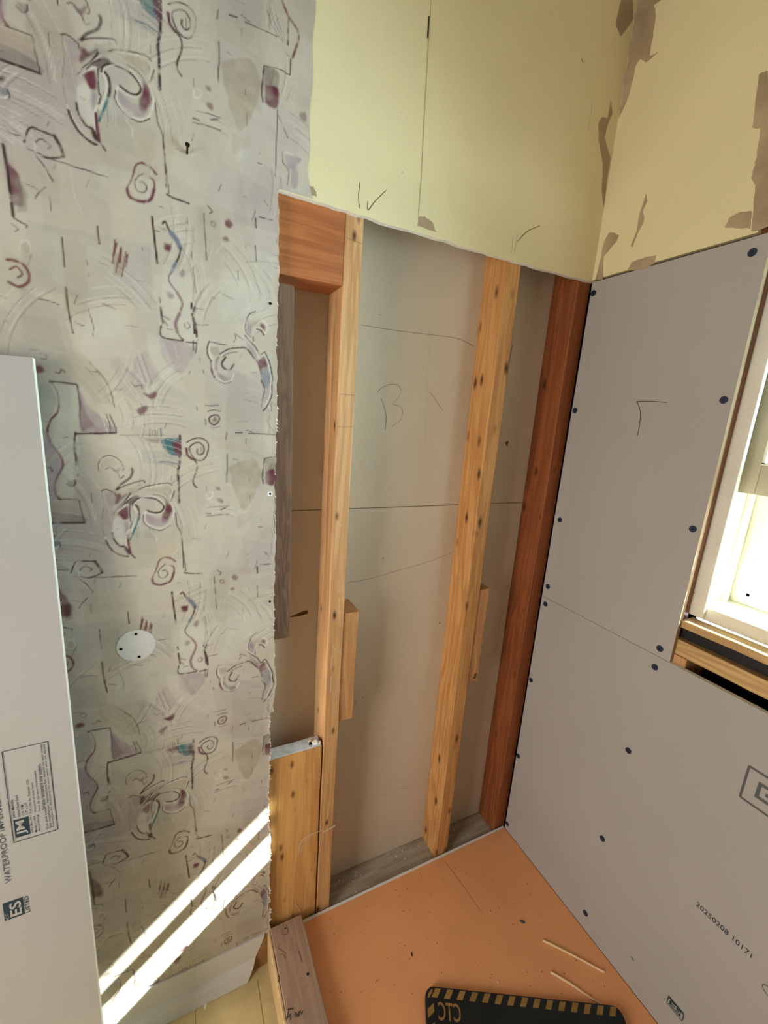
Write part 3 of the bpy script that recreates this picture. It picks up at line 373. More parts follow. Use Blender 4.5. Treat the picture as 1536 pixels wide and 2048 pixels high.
EMB = {'k': -.25, 'm': -.1, 't': -.1, 'w': .5, 'g': -.1, 'v': .05, 'b': 0, 'r': -.2}
def build_wallpaper():
    ST = .0018
    xs = np.concatenate([np.linspace(FX + .02, -1.33, 30), np.arange(-1.328, -.845, ST), [-.845]])
    nl = len(xs)
    xs = np.concatenate([xs, np.arange(-.845 + ST, -.785, ST)]); zs = np.arange(FL, 2.36, ST); zs = np.append(zs, HT - .001)
    X, Z = np.meshgrid(xs, zs); nz, nx = X.shape
    rg = np.random.default_rng(5)
    def vnoise(scale):
        gx, gz = int((xs[-1] - xs[0]) / scale) + 3, int((zs[-1] - zs[0]) / scale) + 3
        g = rg.random((gz, gx)); fx = (X - xs[0]) / scale; fz = (Z - zs[0]) / scale
        ix, iz = fx.astype(int), fz.astype(int); tx, tz = fx - ix, fz - iz; tx = tx * tx * (3 - 2 * tx); tz = tz * tz * (3 - 2 * tz)
        return (g[iz, ix] * (1 - tx) + g[iz, ix + 1] * tx) * (1 - tz) + (g[iz + 1, ix] * (1 - tx) + g[iz + 1, ix + 1] * tx) * tz
    n4, n12, n40, n90 = vnoise(.004), vnoise(.012), vnoise(.04), vnoise(.09)
    C = np.empty((nz, nx, 3)); C[:] = lin((184, 174, 157))
    H = np.zeros((nz, nx))
    def over(mask, idx, col, a):
        C[idx] = C[idx] * (1 - a[..., None]) + np.array(lin(col)) * a[..., None]
    # broad sponge tones: overlapping soft quadrilaterals
    t = np.clip((n90 - .5) * 3, 0, 1) * .22; C[:] = C * (1 - t[..., None]) + np.array(lin((172, 164, 152))) * t[..., None]
    t = np.clip((n40 - .55) * 3, 0, 1) * .20; C[:] = C * (1 - t[..., None]) + np.array(lin((186, 168, 138))) * t[..., None]
    P = .672
    # random plain facets of the print
    for _ in range(26):
        cx, cz = rg.uniform(-1.3, -.8), rg.uniform(0, P); w, h = rg.uniform(.03, .10), rg.uniform(.04, .13); a0 = rg.uniform(-.3, .3)
        pts = [(cx + math.cos(a0) * dx * w - math.sin(a0) * dz * h, cz + math.sin(a0) * dx * w + math.cos(a0) * dz * h) for dx, dz in ((-1, -.8), (.9, -1), (1, .7), (-.7, 1))]
        WPS.insert(0, ('f', ('wvgb'[int(rg.integers(0, 4))]), .13, 0, [(p[0] * 1e4, p[1] * 1e4) for p in pts]))
    for _ in range(34):
        cx, cz, R0, t0 = rg.uniform(-1.32, -.80), rg.uniform(0, P), rg.uniform(.05, .16), rg.uniform(-.9, 2.4); sp = rg.uniform(.3, .8)
        for j in range(int(rg.integers(5, 10))):
            r_ = R0 + j * rg.uniform(.0035, .007); ta, tb = t0 + rg.uniform(-.12, .12), t0 + sp + rg.uniform(-.2, .2)
            WPS.insert(40, ('l', 'w' if j % 3 else 'k', rg.uniform(.25, .5) if j % 3 else .22, .8, [((cx + r_ * math.cos(t)) * 1e4, (cz + r_ * math.sin(t)) * 1e4) for t in np.linspace(ta, tb, 6)]))
    for _ in range(90):
        cx, cz, t0, l_ = rg.uniform(-1.32, -.80), rg.uniform(0, P), rg.choice([0.03, 1.57, -.3, 1.2]), rg.uniform(.004, .02)
        WPS.append(('l', 'k', rg.uniform(.2, .5), .8, [(cx * 1e4, cz * 1e4), ((cx + l_ * math.cos(t0)) * 1e4, (cz + l_ * math.sin(t0)) * 1e4)]))
    for kind, col, al, w, raw in WPS:
        base = [(p[0] * 1e-4, p[1] * 1e-4) for p in raw]
        zc = sum(p[1] for p in base) / len(base)
        k0 = math.floor(zc / P)
        for k in range(-1, 5):
            dz = (k - k0) * P; dxs = .004 * (k - k0) * -1
            if abs(k - k0) > 3: continue
            pts = [(p[0] + dxs, p[1] + dz) for p in base]
            pad = .012
            x0, x1 = min(p[0] for p in pts) - pad, max(p[0] for p in pts) + pad; z0, z1 = min(p[1] for p in pts) - pad, max(p[1] for p in pts) + pad
            i0, i1 = np.searchsorted(xs, (x0, x1)); j0, j1 = np.searchsorted(zs, (z0, z1))
            if i1 - i0 < 2 or j1 - j0 < 2: continue
            sl = (slice(j0, j1), slice(i0, i1)); gx, gz = X[sl], Z[sl]
            q = smooth_pts(pts, 4) if len(pts) > 2 else pts
            if kind == 'f': q = smooth_pts(pts + [pts[0]], 3) if al > .3 else pts + [pts[0]]
            d = np.full(gx.shape, 1.0); ins = np.zeros(gx.shape, bool); wob = (n12[sl] - .5) * .003
            for (ax, az), (bx, bz) in zip(q[:-1], q[1:]):
                ux, uz = bx - ax, bz - az; l2 = ux * ux + uz * uz
                if l2 < 1e-12: continue
                tt = np.clip(((gx - ax) * ux + (gz - az) * uz) / l2, 0, 1)
                d = np.minimum(d, np.hypot(gx - ax - tt * ux, gz - az - tt * uz))
                if kind == 'f' and abs(uz) > 1e-9:
                    cr = ((az > gz) != (bz > gz)) & (gx < ux * (gz - az) / uz + ax); ins ^= cr
            if kind == 'f':
                s = np.where(ins, d, -d) + wob; soft = .004 if al > .4 else .003
                a = np.clip(s / soft + .4, 0, 1) * al * (.75 + .7 * n12[sl] if al > .3 else 1.1)
                a = np.clip(a, 0, 1); H[sl] += EMB[col] * np.clip(s / .003 + .5, 0, 1) * .4
            else:
                hw = max(w, .9) * .00088
                a = np.clip(1.15 - (d - hw * .3) / (hw * 1.1), 0, 1) * al * (.85 if col == 'w' else 1.4) * np.clip(1.55 * n12[sl] + .65 * n4[sl] - .05, .2, 1.05)
                a = np.clip(a, 0, 1); H[sl] += EMB[col] * a
            over(None, sl, PAL[col], a)
    # geometry: right edges follow the cut and the torn paper line
    EX = np.array([edge_x(z) for z in zs]); XX = X.copy()
    tl = np.clip((X + .87) / .025, 0, 1)
    low = Z < ZC
    XX = np.where(low, X + (EX + .8445)[:, None] * tl, X)
    EU = -.7925 + .0055 * (zs - 1.85) / .28 + .0018 * np.sin(zs * 60) + np.where(zs < 1.875, (1.875 - zs) * .25, 0)
    XX = np.where((~low) & (X > -.845), -.845 + (X + .845) * ((EU + .845) / (xs[-1] + .845))[:, None], XX)
    lift = np.where(low, np.clip((X + .853) / .008, 0, 1) * (.0012 * n12 + .0006), 0)
    Y = -.0009 - H * .00035 - lift
    co = np.stack([XX, Y, Z], -1).reshape(-1, 3)
    jj, ii = np.meshgrid(np.arange(nz - 1), np.arange(nx - 1), indexing='ij')
    ok = ~((zs[:-1][:, None] < ZC) & (np.arange(nx - 1)[None, :] >= nl - 1))
    a = (jj * nx + ii)[ok]
    faces = np.stack([a, a + 1, a + nx + 1, a + nx], -1).astype(np.int32)
    me = bpy.data.meshes.new('wallpaper'); me.vertices.add(len(co)); me.vertices.foreach_set('co', co.astype(np.float32).ravel())
    me.loops.add(faces.size); me.loops.foreach_set('vertex_index', faces.ravel())
    me.polygons.add(len(faces)); me.polygons.foreach_set('loop_start', np.arange(0, faces.size, 4, dtype=np.int32)); me.polygons.foreach_set('loop_total', np.full(len(faces), 4, np.int32))
    me.update(calc_edges=True); me.validate()
    ca = me.color_attributes.new('print_colour', 'FLOAT_COLOR', 'POINT')
    rgba = np.ones((len(co), 4), np.float32); rgba[:, :3] = C.reshape(-1, 3); ca.data.foreach_set('color', rgba.ravel())
    me.polygons.foreach_set('use_smooth', np.ones(len(faces), bool))
    me.materials.append(M['wallpaper'])
    o = bpy.data.objects.new('wallpaper', me); COL.objects.link(o); o.parent = wall_back; o['_o'] = (0, 0, 0)
    o['label'] = 'taupe and maroon scroll-print wallpaper'
    return o
build_wallpaper()

# bits of the stud wall that have their own look
rt = random.Random(3)
TORN_B = [[(-0.0532, 2.4268), (-0.0157, 2.4418), (-0.0054, 2.4083), (-0.0234, 2.3807), (-0.0373, 2.3617), (-0.0606, 2.3802)], [(-0.0603, 2.1896), (-0.0393, 2.1962), (-0.0366, 2.2339), (-0.0239, 2.2123), (-0.0334, 2.1869), (-0.038, 2.1555), (-0.0179, 2.131), (-0.0045, 2.1194), (-0.0058, 2.0995), (-0.0043, 2.0444), (-0.0004, 2.0049), (-0.017, 2.0411), (-0.0297, 2.1006), (-0.0583, 2.1456), (-0.0665, 2.1766)], [(0.0034, 1.9396), (0.0299, 1.9582), (0.0275, 1.9023), (0.0075, 1.911)], [(0.0041, 1.8761), (0.014, 1.8867), (0.0227, 1.8405), (0.0014, 1.8409)], [(-0.8003, 1.8443), (-0.7928, 1.852), (-0.7801, 1.8507), (-0.7743, 1.8433), (-0.7732, 1.8369), (-0.7969, 1.8347)], [(-0.5503, 1.8554), (-0.5361, 1.8596), (-0.5146, 1.8526), (-0.5028, 1.8385), (-0.5503, 1.8376)]]
for pts in TORN_B:
    bm = bmesh.new(); polygon(bm, WB, pts, -.0002, .0006, 0, .0012, rt); link('torn_paper', bm, M['torn'], wall_back)
TORN_R = [[(-0.001, 2.4573), (-0.0671, 2.4033), (-0.0484, 2.4059), (-0.0595, 2.3822), (-0.0604, 2.3485), (-0.0598, 2.3016), (-0.0817, 2.2954), (-0.053, 2.2936), (-0.0346, 2.3095), (-0.0271, 2.3033), (-0.0236, 2.2662), (-0.0183, 2.2364), (-0.001, 2.2069), (-0.001, 2.253), (-0.001, 2.3216), (-0.001, 2.3653), (-0.001, 2.4161)], [(-0.0306, 1.9418), (-0.061, 1.9264), (-0.0563, 1.9137), (-0.035, 1.8953), (-0.024, 1.8859), (-0.0331, 1.8287), (-0.0107, 1.8338), (-0.0157, 1.8881), (-0.0187, 1.9249)], [(-0.1151, 1.9963), (-0.1217, 1.9809), (-0.116, 1.9606), (-0.123, 1.9376), (-0.1128, 1.9123), (-0.1048, 1.8857), (-0.0994, 1.8892), (-0.1087, 1.9213), (-0.1067, 1.9525), (-0.1118, 1.9808)], [(-0.1017, 1.833), (-0.1097, 1.8509), (-0.1449, 1.8532), (-0.1712, 1.8491), (-0.1704, 1.8332), (-0.1486, 1.8254)], [(-0.3097, 1.8644), (-0.3145, 1.8789), (-0.3318, 1.884), (-0.3538, 1.8779), (-0.3578, 1.8458), (-0.3355, 1.8529)], [(-0.3114, 2.1258), (-0.3257, 2.1233), (-0.3875, 1.8394), (-0.3593, 1.8392), (-0.3533, 1.8933), (-0.3493, 1.9249), (-0.3386, 1.9411), (-0.34, 1.9615), (-0.3397, 1.9823), (-0.3361, 2.0247), (-0.3203, 2.0322)]]
for pts in TORN_R:
    bm = bmesh.new(); polygon(bm, WR, pts, -.0002, .0006, 0, .0012, rt); link('torn_paper', bm, M['torn'], wall_right)
for pts, w in [([(-0.6863, 1.8844), (-0.6884, 1.8594), (-0.6846, 1.8378)], 0.0012), ([(-0.6678, 1.8564), (-0.6667, 1.8392), (-0.6524, 1.8583), (-0.628, 1.8854)], 0.0012), ([(-0.2902, 1.8754), (-0.2878, 1.8405)], 0.001), ([(-0.2771, 1.8848), (-0.2796, 1.8447)], 0.0012), ([(-0.2742, 1.8688), (-0.2478, 1.8965), (-0.2095, 1.9176)], 0.0012), ([(-0.56, 2.1991), (-0.5597, 2.185), (-0.5596, 2.1627)], 0.0035), ([(-0.1514, 2.2778), (-0.1448, 2.2715)], 0.004), ([(-0.0976, 2.2081), (-0.095, 2.1844)], 0.0012), ([(-0.0964, 2.1757), (-0.0986, 2.1563)], 0.0012)]:
    bm = bmesh.new(); ribbon(bm, WB, pts, w); link('pencil_mark', bm, M['pencil'], wall_back)
for pts, w in [([(-0.5582, 2.2249), (-0.555, 2.0635), (-0.5503, 1.9239), (-0.551, 1.8569)], 0.0016)]:
    bm = bmesh.new(); ribbon(bm, WB, pts, w); link('paper_seam', bm, M['seam'], wall_back)
bm = bmesh.new()
disc(bm, WB, -1.118, .9565, .034, .0002, .0016, 40, ry=.0335); link('bare_patch', bm, M['patch'], wall_back)['label'] = 'round bare patch with screw holes'
for a, b_ in ((-1.117, .982), (-1.144, .954), (-1.114, .931), (-.859, 1.633), (-.8565, 1.261), (-.855, 1.015)):
    bm = bmesh.new(); disc(bm, WB, a, b_, .0025, .001, .0026, 10); link('screw_hole', bm, M['hole'], wall_back)
bm = bmesh.new(); disc(bm, WB, -.8565, 1.261, .0055, .0005, .002, 14); link('wall_anchor', bm, M['white'], wall_back)
# frayed white paper fibres along the cut edge
bm = bmesh.new(); rf = random.Random(21)
for i in range(120):
    z = rf.uniform(.02, .72) if i < 90 else rf.uniform(.72, 1.8); x = edge_x(z); l = rf.uniform(.002, .007); a = rf.uniform(-1.2, 1.2)
    p = [WB.at(x - .002, z, .0022), WB.at(x - .001, z + rf.uniform(.002, .006), .0024), WB.at(x + l * math.cos(a) * .6, z + l * math.sin(a), rf.uniform(.001, .005))]
    vs = [bm.verts.new(q) for q in p] + [bm.verts.new(q + Vector((0, .0006, 0))) for q in p]
    bm.faces.new(vs[:3]); bm.faces.new((vs[5], vs[4], vs[3])); bm.faces.new((vs[0], vs[3], vs[4], vs[1])); bm.faces.new((vs[1], vs[4], vs[5], vs[2])); bm.faces.new((vs[2], vs[5], vs[3], vs[0]))
o = link('torn_edge', bm, M['gypsum'], wall_back); o['kind'] = 'stuff'

# baseboard: cove-profile vinyl base with a peeled, slanting right end
bm = bmesh.new(); prof = []
top = .030
for t in range(13):
    u = t / 12; z = top + (FL + .001 - top) * u
    y = -.0045 - .011 * min(1, max(0, (u - .60) / .10)) - .009 * max(0, (u - .70) / .30)
    prof.append((y, z, u))
prev = None
for x, e in ((FX + .02, 0), (-1.5, 0), (-1.2, 0), (-1.0, 0), (-.862, 1)):
    ring = [bm.verts.new((x - e * .048 * u ** 1.3, y + (e * .0 if u > .9 else 0), z)) for y, z, u in prof] + [bm.verts.new((x - e * .048 * u ** 1.3, -.0008, z)) for y, z, u in reversed(prof)]
    if prev:
        for i in range(len(ring)): bm.faces.new((prev[i], prev[(i + 1) % len(ring)], ring[(i + 1) % len(ring)], ring[i]))
    else: bm.faces.new(list(reversed(ring)))
    prev = ring
bm.faces.new(prev); bmesh.ops.recalc_face_normals(bm, faces=bm.faces)
baseboard = struct(link('baseboard_back', bm, M['base'], smooth=False))
bm = bmesh.new(); polygon(bm, WB, [(-.93, FL), (-.853, FL), (-.853, .026), (-.868, .026)], .0003, .0025); link('glue_stain', bm, M['glue'], wall_back)

# ---------------------------------------------------------------- framing lumber
def stud(name, x0, x1, y0, y1, z0, z1, mat, label, cat='stud', axis='z', seed=0, n=24, jit=.0007, lean=0.0, bevel=.0025, group=None):
    bm = subdiv_box(x0, x1, y0, y1, z0, z1, axis, n, jit, bevel, seed)
    if lean:
        for v in bm.verts: v.co.x += lean * (v.co.z - z0) / (z1 - z0)
    return tag(link(name, bm, mat), label, cat, group)
s1 = stud('wall_stud', -.7085, -.6685, .0127, .1016, -.0195, 2.5, M['pine'], 'light pine wall stud beside the wide low plank', seed=1, group='wall studs of the opening')
s2 = stud('wall_stud', -.290, -.2445, .0127, .1016, -.0195, 2.5, M['pine2'], 'knotty golden pine stud standing in the middle of the opening', seed=2, lean=0.004, group='wall studs of the opening')
s3 = stud('wall_stud', -.0375, .012, .0127, .1016, -.0195, 2.5, M['redpine'], 'dark reddish pine stud in the corner beside the grey boards', seed=3, group='wall studs of the opening')
hd = stud('header_block', -.96, -.7095, .0130, .1010, 1.694, 2.4, M['header'], 'reddish wood header block at top left of the opening', 'wood block', 'x', 4, 8)
pk = stud('low_plank', -.93, -.7125, .0130, .0535, -.012, .5745, M['plank'], 'wide orange-brown plank standing low beside the left stud, dusty on top', 'plank', 'z', 5, 12)
bm = bmesh.new(); polygon(bm, Plane((0, 0, .5745), (1, 0, 0), (0, 1, 0), (0, 0, 1)), [(-.925, .0155), (-.7145, .0155), (-.7145, .051), (-.925, .051)], .0002, .0022, 0, .001, rt)
link('plaster_dust', bm, M['dust'], pk)['label'] = 'pale plaster dust with painted blue skylight tint'
for pts, w in [([(-0.7696, 0.2348), (-0.765, 0.2732), (-0.7463, 0.2912), (-0.7128, 0.2946), (-0.6986, 0.2936)], 0.003), ([(-0.7605, 0.2439), (-0.7541, 0.2747), (-0.7296, 0.2902)], 0.0015), ([(-0.7739, 0.3041), (-0.7681, 0.2881)], 0.002), ([(-0.777, 0.1975), (-0.7649, 0.1492)], 0.0012), ([(-0.8402, 0.0751), (-0.8238, 0.0547)], 0.003), ([(-0.7743, 0.0688), (-0.755, 0.0209)], 0.0035)]:
    bm = bmesh.new(); ribbon(bm, Plane((0, .0127, 0), (1, 0, 0), (0, 0, 1), (0, -1, 0)), pts, w, .0006); link('plaster_scuff', bm, M['scuff'], pk)
gs = stud('weathered_strip', -.868, -.802, .020, .058, .905, 1.678, M['grey'], 'grey-brown weathered wood strip hanging behind the wallpaper edge', 'wood strip', 'z', 6, 16, lean=-.006)
b1 = stud('blocking', -.6665, -.6255, .019, .1005, .632, .946, M['block'], 'short wood block fixed to the right side of the left stud', 'wood block', 'z', 7, 10, .0012, bevel=.002)
# second block: split, ragged right edge
bm = subdiv_box(-.2395, -.200, .019, .1005, .648, .956, 'z', 26, .0004, .002, 8); rb = random.Random(9)
for v in bm.verts:
    if v.co.x > -.21 and v.co.y < .05:
        t = (v.co.z - .648) / .308; v.co.x += -.004 * (1 - t) + .0035 * math.sin(v.co.z * 170) * (1 if .25 < t < .65 else .3) + rb.uniform(-.001, .001)
b2 = tag(link('blocking', bm, M['block']), 'short splintered wood block on the right side of the middle stud', 'wood block')
for o_, pts in ((b1, [(-.662, .64), (-.640, .633), (-.629, .65), (-.634, .665), (-.655, .66)]), (b2, [(-.222, .655), (-.211, .652), (-.209, .675), (-.217, .672)]),):
    bm = bmesh.new(); polygon(bm, Plane((0, .019, 0), (1, 0, 0), (0, 0, 1), (0, -1, 0)), pts, .0002, .0008, 0, .0015, rt); link('dark_stain', bm, M['brownmark'], o_)
sp = stud('sole_plate', -.95, .011, .0127, .1012, -.058, -.0205, M['plate'], 'dusty grey bottom plate on the floor between the studs', 'plate', 'x', 10, 12)
# pencil ticks on the stud faces, white smears
SF = Plane((0, .0127, 0), (1, 0, 0), (0, 0, 1), (0, -1, 0))
for z, a in ((1.785, -.004), (1.478, .0), (1.408, .0015)):
    bm = bmesh.new(); ribbon(bm, SF, [(-.706, z), (-.671, z + a)], .0013, .0012, False); link('pencil_mark', bm, M['pencil'], s1)
for pts, w in [([(-0.7, 0.2867), (-0.6811, 0.2897), (-0.6626, 0.2937)], 0.006), ([(-0.6938, 0.4624), (-0.6904, 0.4483)], 0.005), ([(-0.685, 0.3842), (-0.6805, 0.3724)], 0.004), ([(-0.6932, -0.012), (-0.681, -0.0154)], 0.006), ([(-0.6624, 0.5178), (-0.6593, 0.5103)], 0.002), ([(-0.6959, 0.8375), (-0.6985, 0.8004)], 0.004), ([(-0.6965, 0.7808), (-0.6958, 0.7355)], 0.004), ([(-0.6943, 0.8682), (-0.6877, 0.8514)], 0.003), ([(-0.6942, 1.1853), (-0.6883, 1.1768)], 0.003), ([(-0.6638, 0.7274), (-0.6749, 0.7289)], 0.002)]:
    bm = bmesh.new(); ribbon(bm, SF, pts, w, .0012); link('plaster_scuff', bm, M['scuff'], s1)

# marks on the far drywall
for pts, w in [([(-0.6287, 1.6443), (-0.5719, 1.6442), (-0.5071, 1.6459), (-0.4387, 1.6488), (-0.3663, 1.6518), (-0.3278, 1.6476), (-0.2903, 1.6369)], 0.0012), ([(-0.5633, 1.483), (-0.55, 1.4551), (-0.5442, 1.4321), (-0.5453, 1.4024)], 0.0014), ([(-0.5738, 1.4935), (-0.5618, 1.507), (-0.5362, 1.5173), (-0.5159, 1.5157), (-0.5067, 1.5038)], 0.0014), ([(-0.5067, 1.5038), (-0.5166, 1.4838), (-0.5322, 1.468)], 0.0008), ([(-0.5289, 1.4682), (-0.5046, 1.4641), (-0.4978, 1.4497), (-0.505, 1.4284), (-0.5278, 1.4122)], 0.001), ([(-0.4238, 1.5091), (-0.4035, 1.4926), (-0.3735, 1.4609)], 0.0012), ([(-0.5835, 1.6741), (-0.5741, 1.6735)], 0.002), ([(-0.4383, 1.678), (-0.4196, 1.3642)], 0.0006)]:
    bm = bmesh.new(); ribbon(bm, BK, pts, w); link('pencil_mark', bm, M['fadepencil'], back_up)
for pts, w in [([(-0.6276, 0.9917), (-0.5588, 0.9966), (-0.4765, 1.0109), (-0.3744, 1.028), (-0.2862, 1.0516)], 0.0011), ([(-0.5838, 0.6186), (-0.5782, 0.5946)], 0.0028)]:
    bm = bmesh.new(); ribbon(bm, BK, pts, w); link('pencil_mark', bm, M['fadepencil'], back_low)
bm = bmesh.new(); rs = random.Random(31)
for i in range(90):
    t = rs.random(); a = -.655 + t * .37 + rs.uniform(-.004, .004); b_ = .215 + .032 * t - .02 * t * t + rs.gauss(0, .0025); r = rs.uniform(.0006, .0022)
    disc(bm, BK, a, b_, r, -.0002, .0007, 6)
for i in range(40):
    disc(bm, BK, rs.uniform(-.65, -.31), rs.uniform(.1, 1.0), rs.uniform(.0005, .0013), -.0002, .0006, 6)
for i in range(26):
    disc(bm, BK, rs.gauss(-.44, .05), rs.gauss(1.07, .012), rs.uniform(.0006, .002), -.0002, .0006, 6)
o = link('plaster_scuff', bm, M['scuff'], back_low); o['kind'] = 'stuff'
for a, b_, r in ((-.31, .82, .002), (-.14, .90, .003), (-.56, .62, .0016), (-.13, .76, .002)):
    bm = bmesh.new(); disc(bm, BK, a, b_, r, -.0002, .0007, 8); link('dark_speck', bm, M['brownmark'], back_low)
bm = bmesh.new()
polygon(bm, BK, [(-.785, .915), (-.755, .925), (-.735, .928), (-.735, .918), (-.76, .914)], -.0002, .0006)
link('dark_scratch', bm, M['brownmark'], back_low)
bm = bmesh.new()
ribbon(bm, BK, [(-.160, 1.66), (-.172, 1.50)], .003, .0006); link('dark_scratch', bm, M['brownmark'], back_up)
bm = bmesh.new(); polygon(bm, BK, [(-.14, 1.385), (-.128, 1.39), (-.13, 1.372)], -.0002, .0007)
link('dark_scratch', bm, M['brownmark'], back_up)

# ---------------------------------------------------------------- grey foam boards
def screw(parent, pl, a, b, r=.0078):
    bm = bmesh.new(); disc(bm, pl, a, b, r, .0, .0016, 18, 0); disc(bm, pl, a, b, r * .72, .0012, .0019, 14, 0); disc(bm, pl, a, b, r * .3, .0015, .0022, 8, 1)
    return link('screw_head', bm, [M['screw'], M['screwhole']], parent)
def foam_board(x0, x1, y0, y1, z0, z1, label, edge='boardedge'):
    bm = bmesh.new(); box(bm, x0, x1, y0, y1, z0, z1)
    for f in bm.faces:
        n = f.normal if f.normal.length else Vector((0, 0, 0)); f.normal_update()
        f.material_index = 0 if abs(f.normal.x) > .5 else 1
    return tag(link('foam_board', bm, [M['board'], M[edge]]), label, 'wall board')
up = foam_board(.0002, .0125, -.3985, -.0015, .9152, 1.8285, 'upper grey wall board screwed up beside the window', 'boardside')
lo = foam_board(.0002, .0125, -1.45, -.0015, .001, .9140, 'lower grey wall board below the window, with printed date and logos')
for a, b_ in [(-0.3713, 1.7995), (-0.0105, 1.7999), (-0.0126, 1.4903), (-0.3824, 1.5181), (-0.0227, 1.1689), (-0.3815, 1.2382), (-0.0186, 0.9528), (-0.3714, 0.9361)]: screw(up, WR, a, b_)
for a, b_ in [(-0.02, 0.8942), (-0.37, 0.8852), (-0.0118, 0.6177), (-0.3536, 0.6309), (-0.0105, 0.3187), (-0.0105, 0.0277), (-0.3388, 0.3284), (-0.3383, 0.0549)]: screw(lo, WR, a, b_)
bm = bmesh.new(); ribbon(bm, WR, [(-.2677, 1.5129), (-.23, 1.5155), (-.1943, 1.5152), (-.1955, 1.512), (-.207, 1.49), (-.2115, 1.46), (-.2116, 1.432)], .0015)
link('pencil_mark', bm, M['pencil'], up)
# printed matter: date, angular logo in a box, small ES mark, oval seal
WRT = Plane((0, 0, 0), (0, -1, 0), (0, 0, 1), (-1, 0, 0))       # reading direction runs away from the corner
bm = bmesh.new(); lettering(bm, WRT, '20250208 10171', .5675, .3935, .106, .0125)
link('printed_date', bm, M['darkink'], lo)
bm = bmesh.new(); rect_outline(bm, WRT, .585, .713, .97, .789, .0042)
def block_letter(ch, x, y, w, h, t):
    segs = {'G': [((1, 1), (0, 1)), ((0, 1), (0, 0)), ((0, 0), (1, 0)), ((1, 0), (1, .5)), ((1, .5), (.5, .5))], 'O': [((0, 0), (0, 1)), ((0, 1), (1, 1)), ((1, 1), (1, 0)), ((1, 0), (0, 0))],
            'B': [((0, 0), (0, 1)), ((0, 1), (1, 1)), ((1, 1), (1, 0)), ((1, 0), (0, 0)), ((0, .5), (1, .5))], 'A': [((0, 0), (0, 1)), ((0, 1), (1, 1)), ((1, 1), (1, 0)), ((0, .45), (1, .45))],
            'R': [((0, 0), (0, 1)), ((0, 1), (1, 1)), ((1, 1), (1, .5)), ((1, .5), (0, .5)), ((.4, .5), (1, 0))], 'D': [((0, 0), (0, 1)), ((0, 1), (.7, 1)), ((.7, 1), (1, .7)), ((1, .7), (1, .3)), ((1, .3), (.7, 0)), ((.7, 0), (0, 0))]}[ch]
    for gi, ((a, b_), (c, d)) in enumerate(segs):
        ex, ey = (c - a) * w, (d - b_) * h; l = math.hypot(ex, ey); ex, ey = ex / l * t / 2, ey / l * t / 2
        ribbon(bm, WRT, [(x + a * w - ex, y + b_ * h - ey), (x + c * w + ex, y + d * h + ey)], t, .0006 + .0002 * gi, False, 0, False)
for i, ch in enumerate('GOBOARD'): block_letter(ch, .6085 + i * .05, .737, .030, .030, .0062)
link('printed_logo', bm, M['ink'], lo)
bm = bmesh.new(); rect_outline(bm, WRT, .5675, .083, .603, .106, .0018); lettering(bm, WRT, 'ES', .572, .087, .026, .015, bold=.02)
polygon(bm, WRT, [(.568, .102), (.6025, .102), (.6025, .1055), (.568, .1055)], -.0001, .0005)
link('printed_logo', bm, M['darkink'], lo)
bm = bmesh.new(); q = [(.722 + .022 * math.cos(t * math.pi / 12), .361 + .012 * math.sin(t * math.pi / 12)) for t in range(25)]; ribbon(bm, WRT, q, .0016, .0006, False, 0, False); link('printed_seal', bm, M['ink'], lo)
bm = bmesh.new(); ribbon(bm, WRT, [(.4715, .0900), (.4760, .0895), (.4820, .0872)], .0022)
link('dark_scratch', bm, M['pencil'], lo)

# leaning board at the left, foot out from the wall
LP = Plane((-1.227470, -0.030000, 1.489068), (0.999877, -0.004076, 0.015121), (-0.014713, 0.086311, 0.996160), (-0.005366, -0.996260, 0.086240))
LW, LH, LT = .82, 1.585, .0127
bm = bmesh.new()
cs = [LP.at(a, b_, h) for h in (0, -LT) for a, b_ in ((0, -LH), (0, 0), (-LW, 0), (-LW, -LH))]
vs = [bm.verts.new(c) for c in cs]
for q, mi in (((0, 1, 2, 3), 0), ((7, 6, 5, 4), 0), ((0, 4, 5, 1), 1), ((1, 5, 6, 2), 1), ((2, 6, 7, 3), 1), ((3, 7, 4, 0), 1)):
    f = bm.faces.new([vs[i] for i in q]); f.material_index = mi
bmesh.ops.recalc_face_normals(bm, faces=bm.faces)
zlow = min(v.co.z for v in bm.verts)
bmesh.ops.translate(bm, verts=bm.verts, vec=(0, 0, 0))
lean = tag(link('foam_board', bm, [M['board'], M['boardedge']], origin=LP.at(-LW / 2, -LH, -LT)), 'loose grey wall board leaning against the wallpaper at the left', 'wall board')
LB = Plane(LP.o, LP.u, LP.v, LP.n)
# label printed sideways: text runs up the board
LT_ = Plane(LP.at(0, 0), LP.v, -LP.u, LP.n)      # a = up the board, b = to the left
bm = bmesh.new(); rect_outline(bm, LT_, -.8218, .0345, -.6466, .0965, .0012)
polygon(bm, LT_, [(-.8145, .0730), (-.7795, .0730), (-.7795, .0935), (-.8145, .0935)], -.0001, .0004, 0)
label_o = link('printed_label', bm, M['darkink'], lean)
bm = bmesh.new(); lettering(bm, LT_, 'JM', -.811, .0755, .028, .0155, h=.0010, bold=.02); link('printed_logo', bm, M['board'], label_o)
bm = bmesh.new()
lettering(bm, LT_, 'Johns Manville', -.7755, .0895, .036, .0045, bold=.012)
for i, (s, w) in enumerate((('Goboard Backer Board', .042), ('1/2 IN  13 MM', .022), ('3 FT x 5 FT', .024), ('717 17th St., Denver, CO', .066), ('Waterproof tile backer board', .058), ('Fond de carreaux impermeable', .080), ('Tablero impermeable para azulejos', .088))):
    lettering(bm, LT_, s, -.7755, .0838 - .0058 * i, w, .0036, bold=.006)
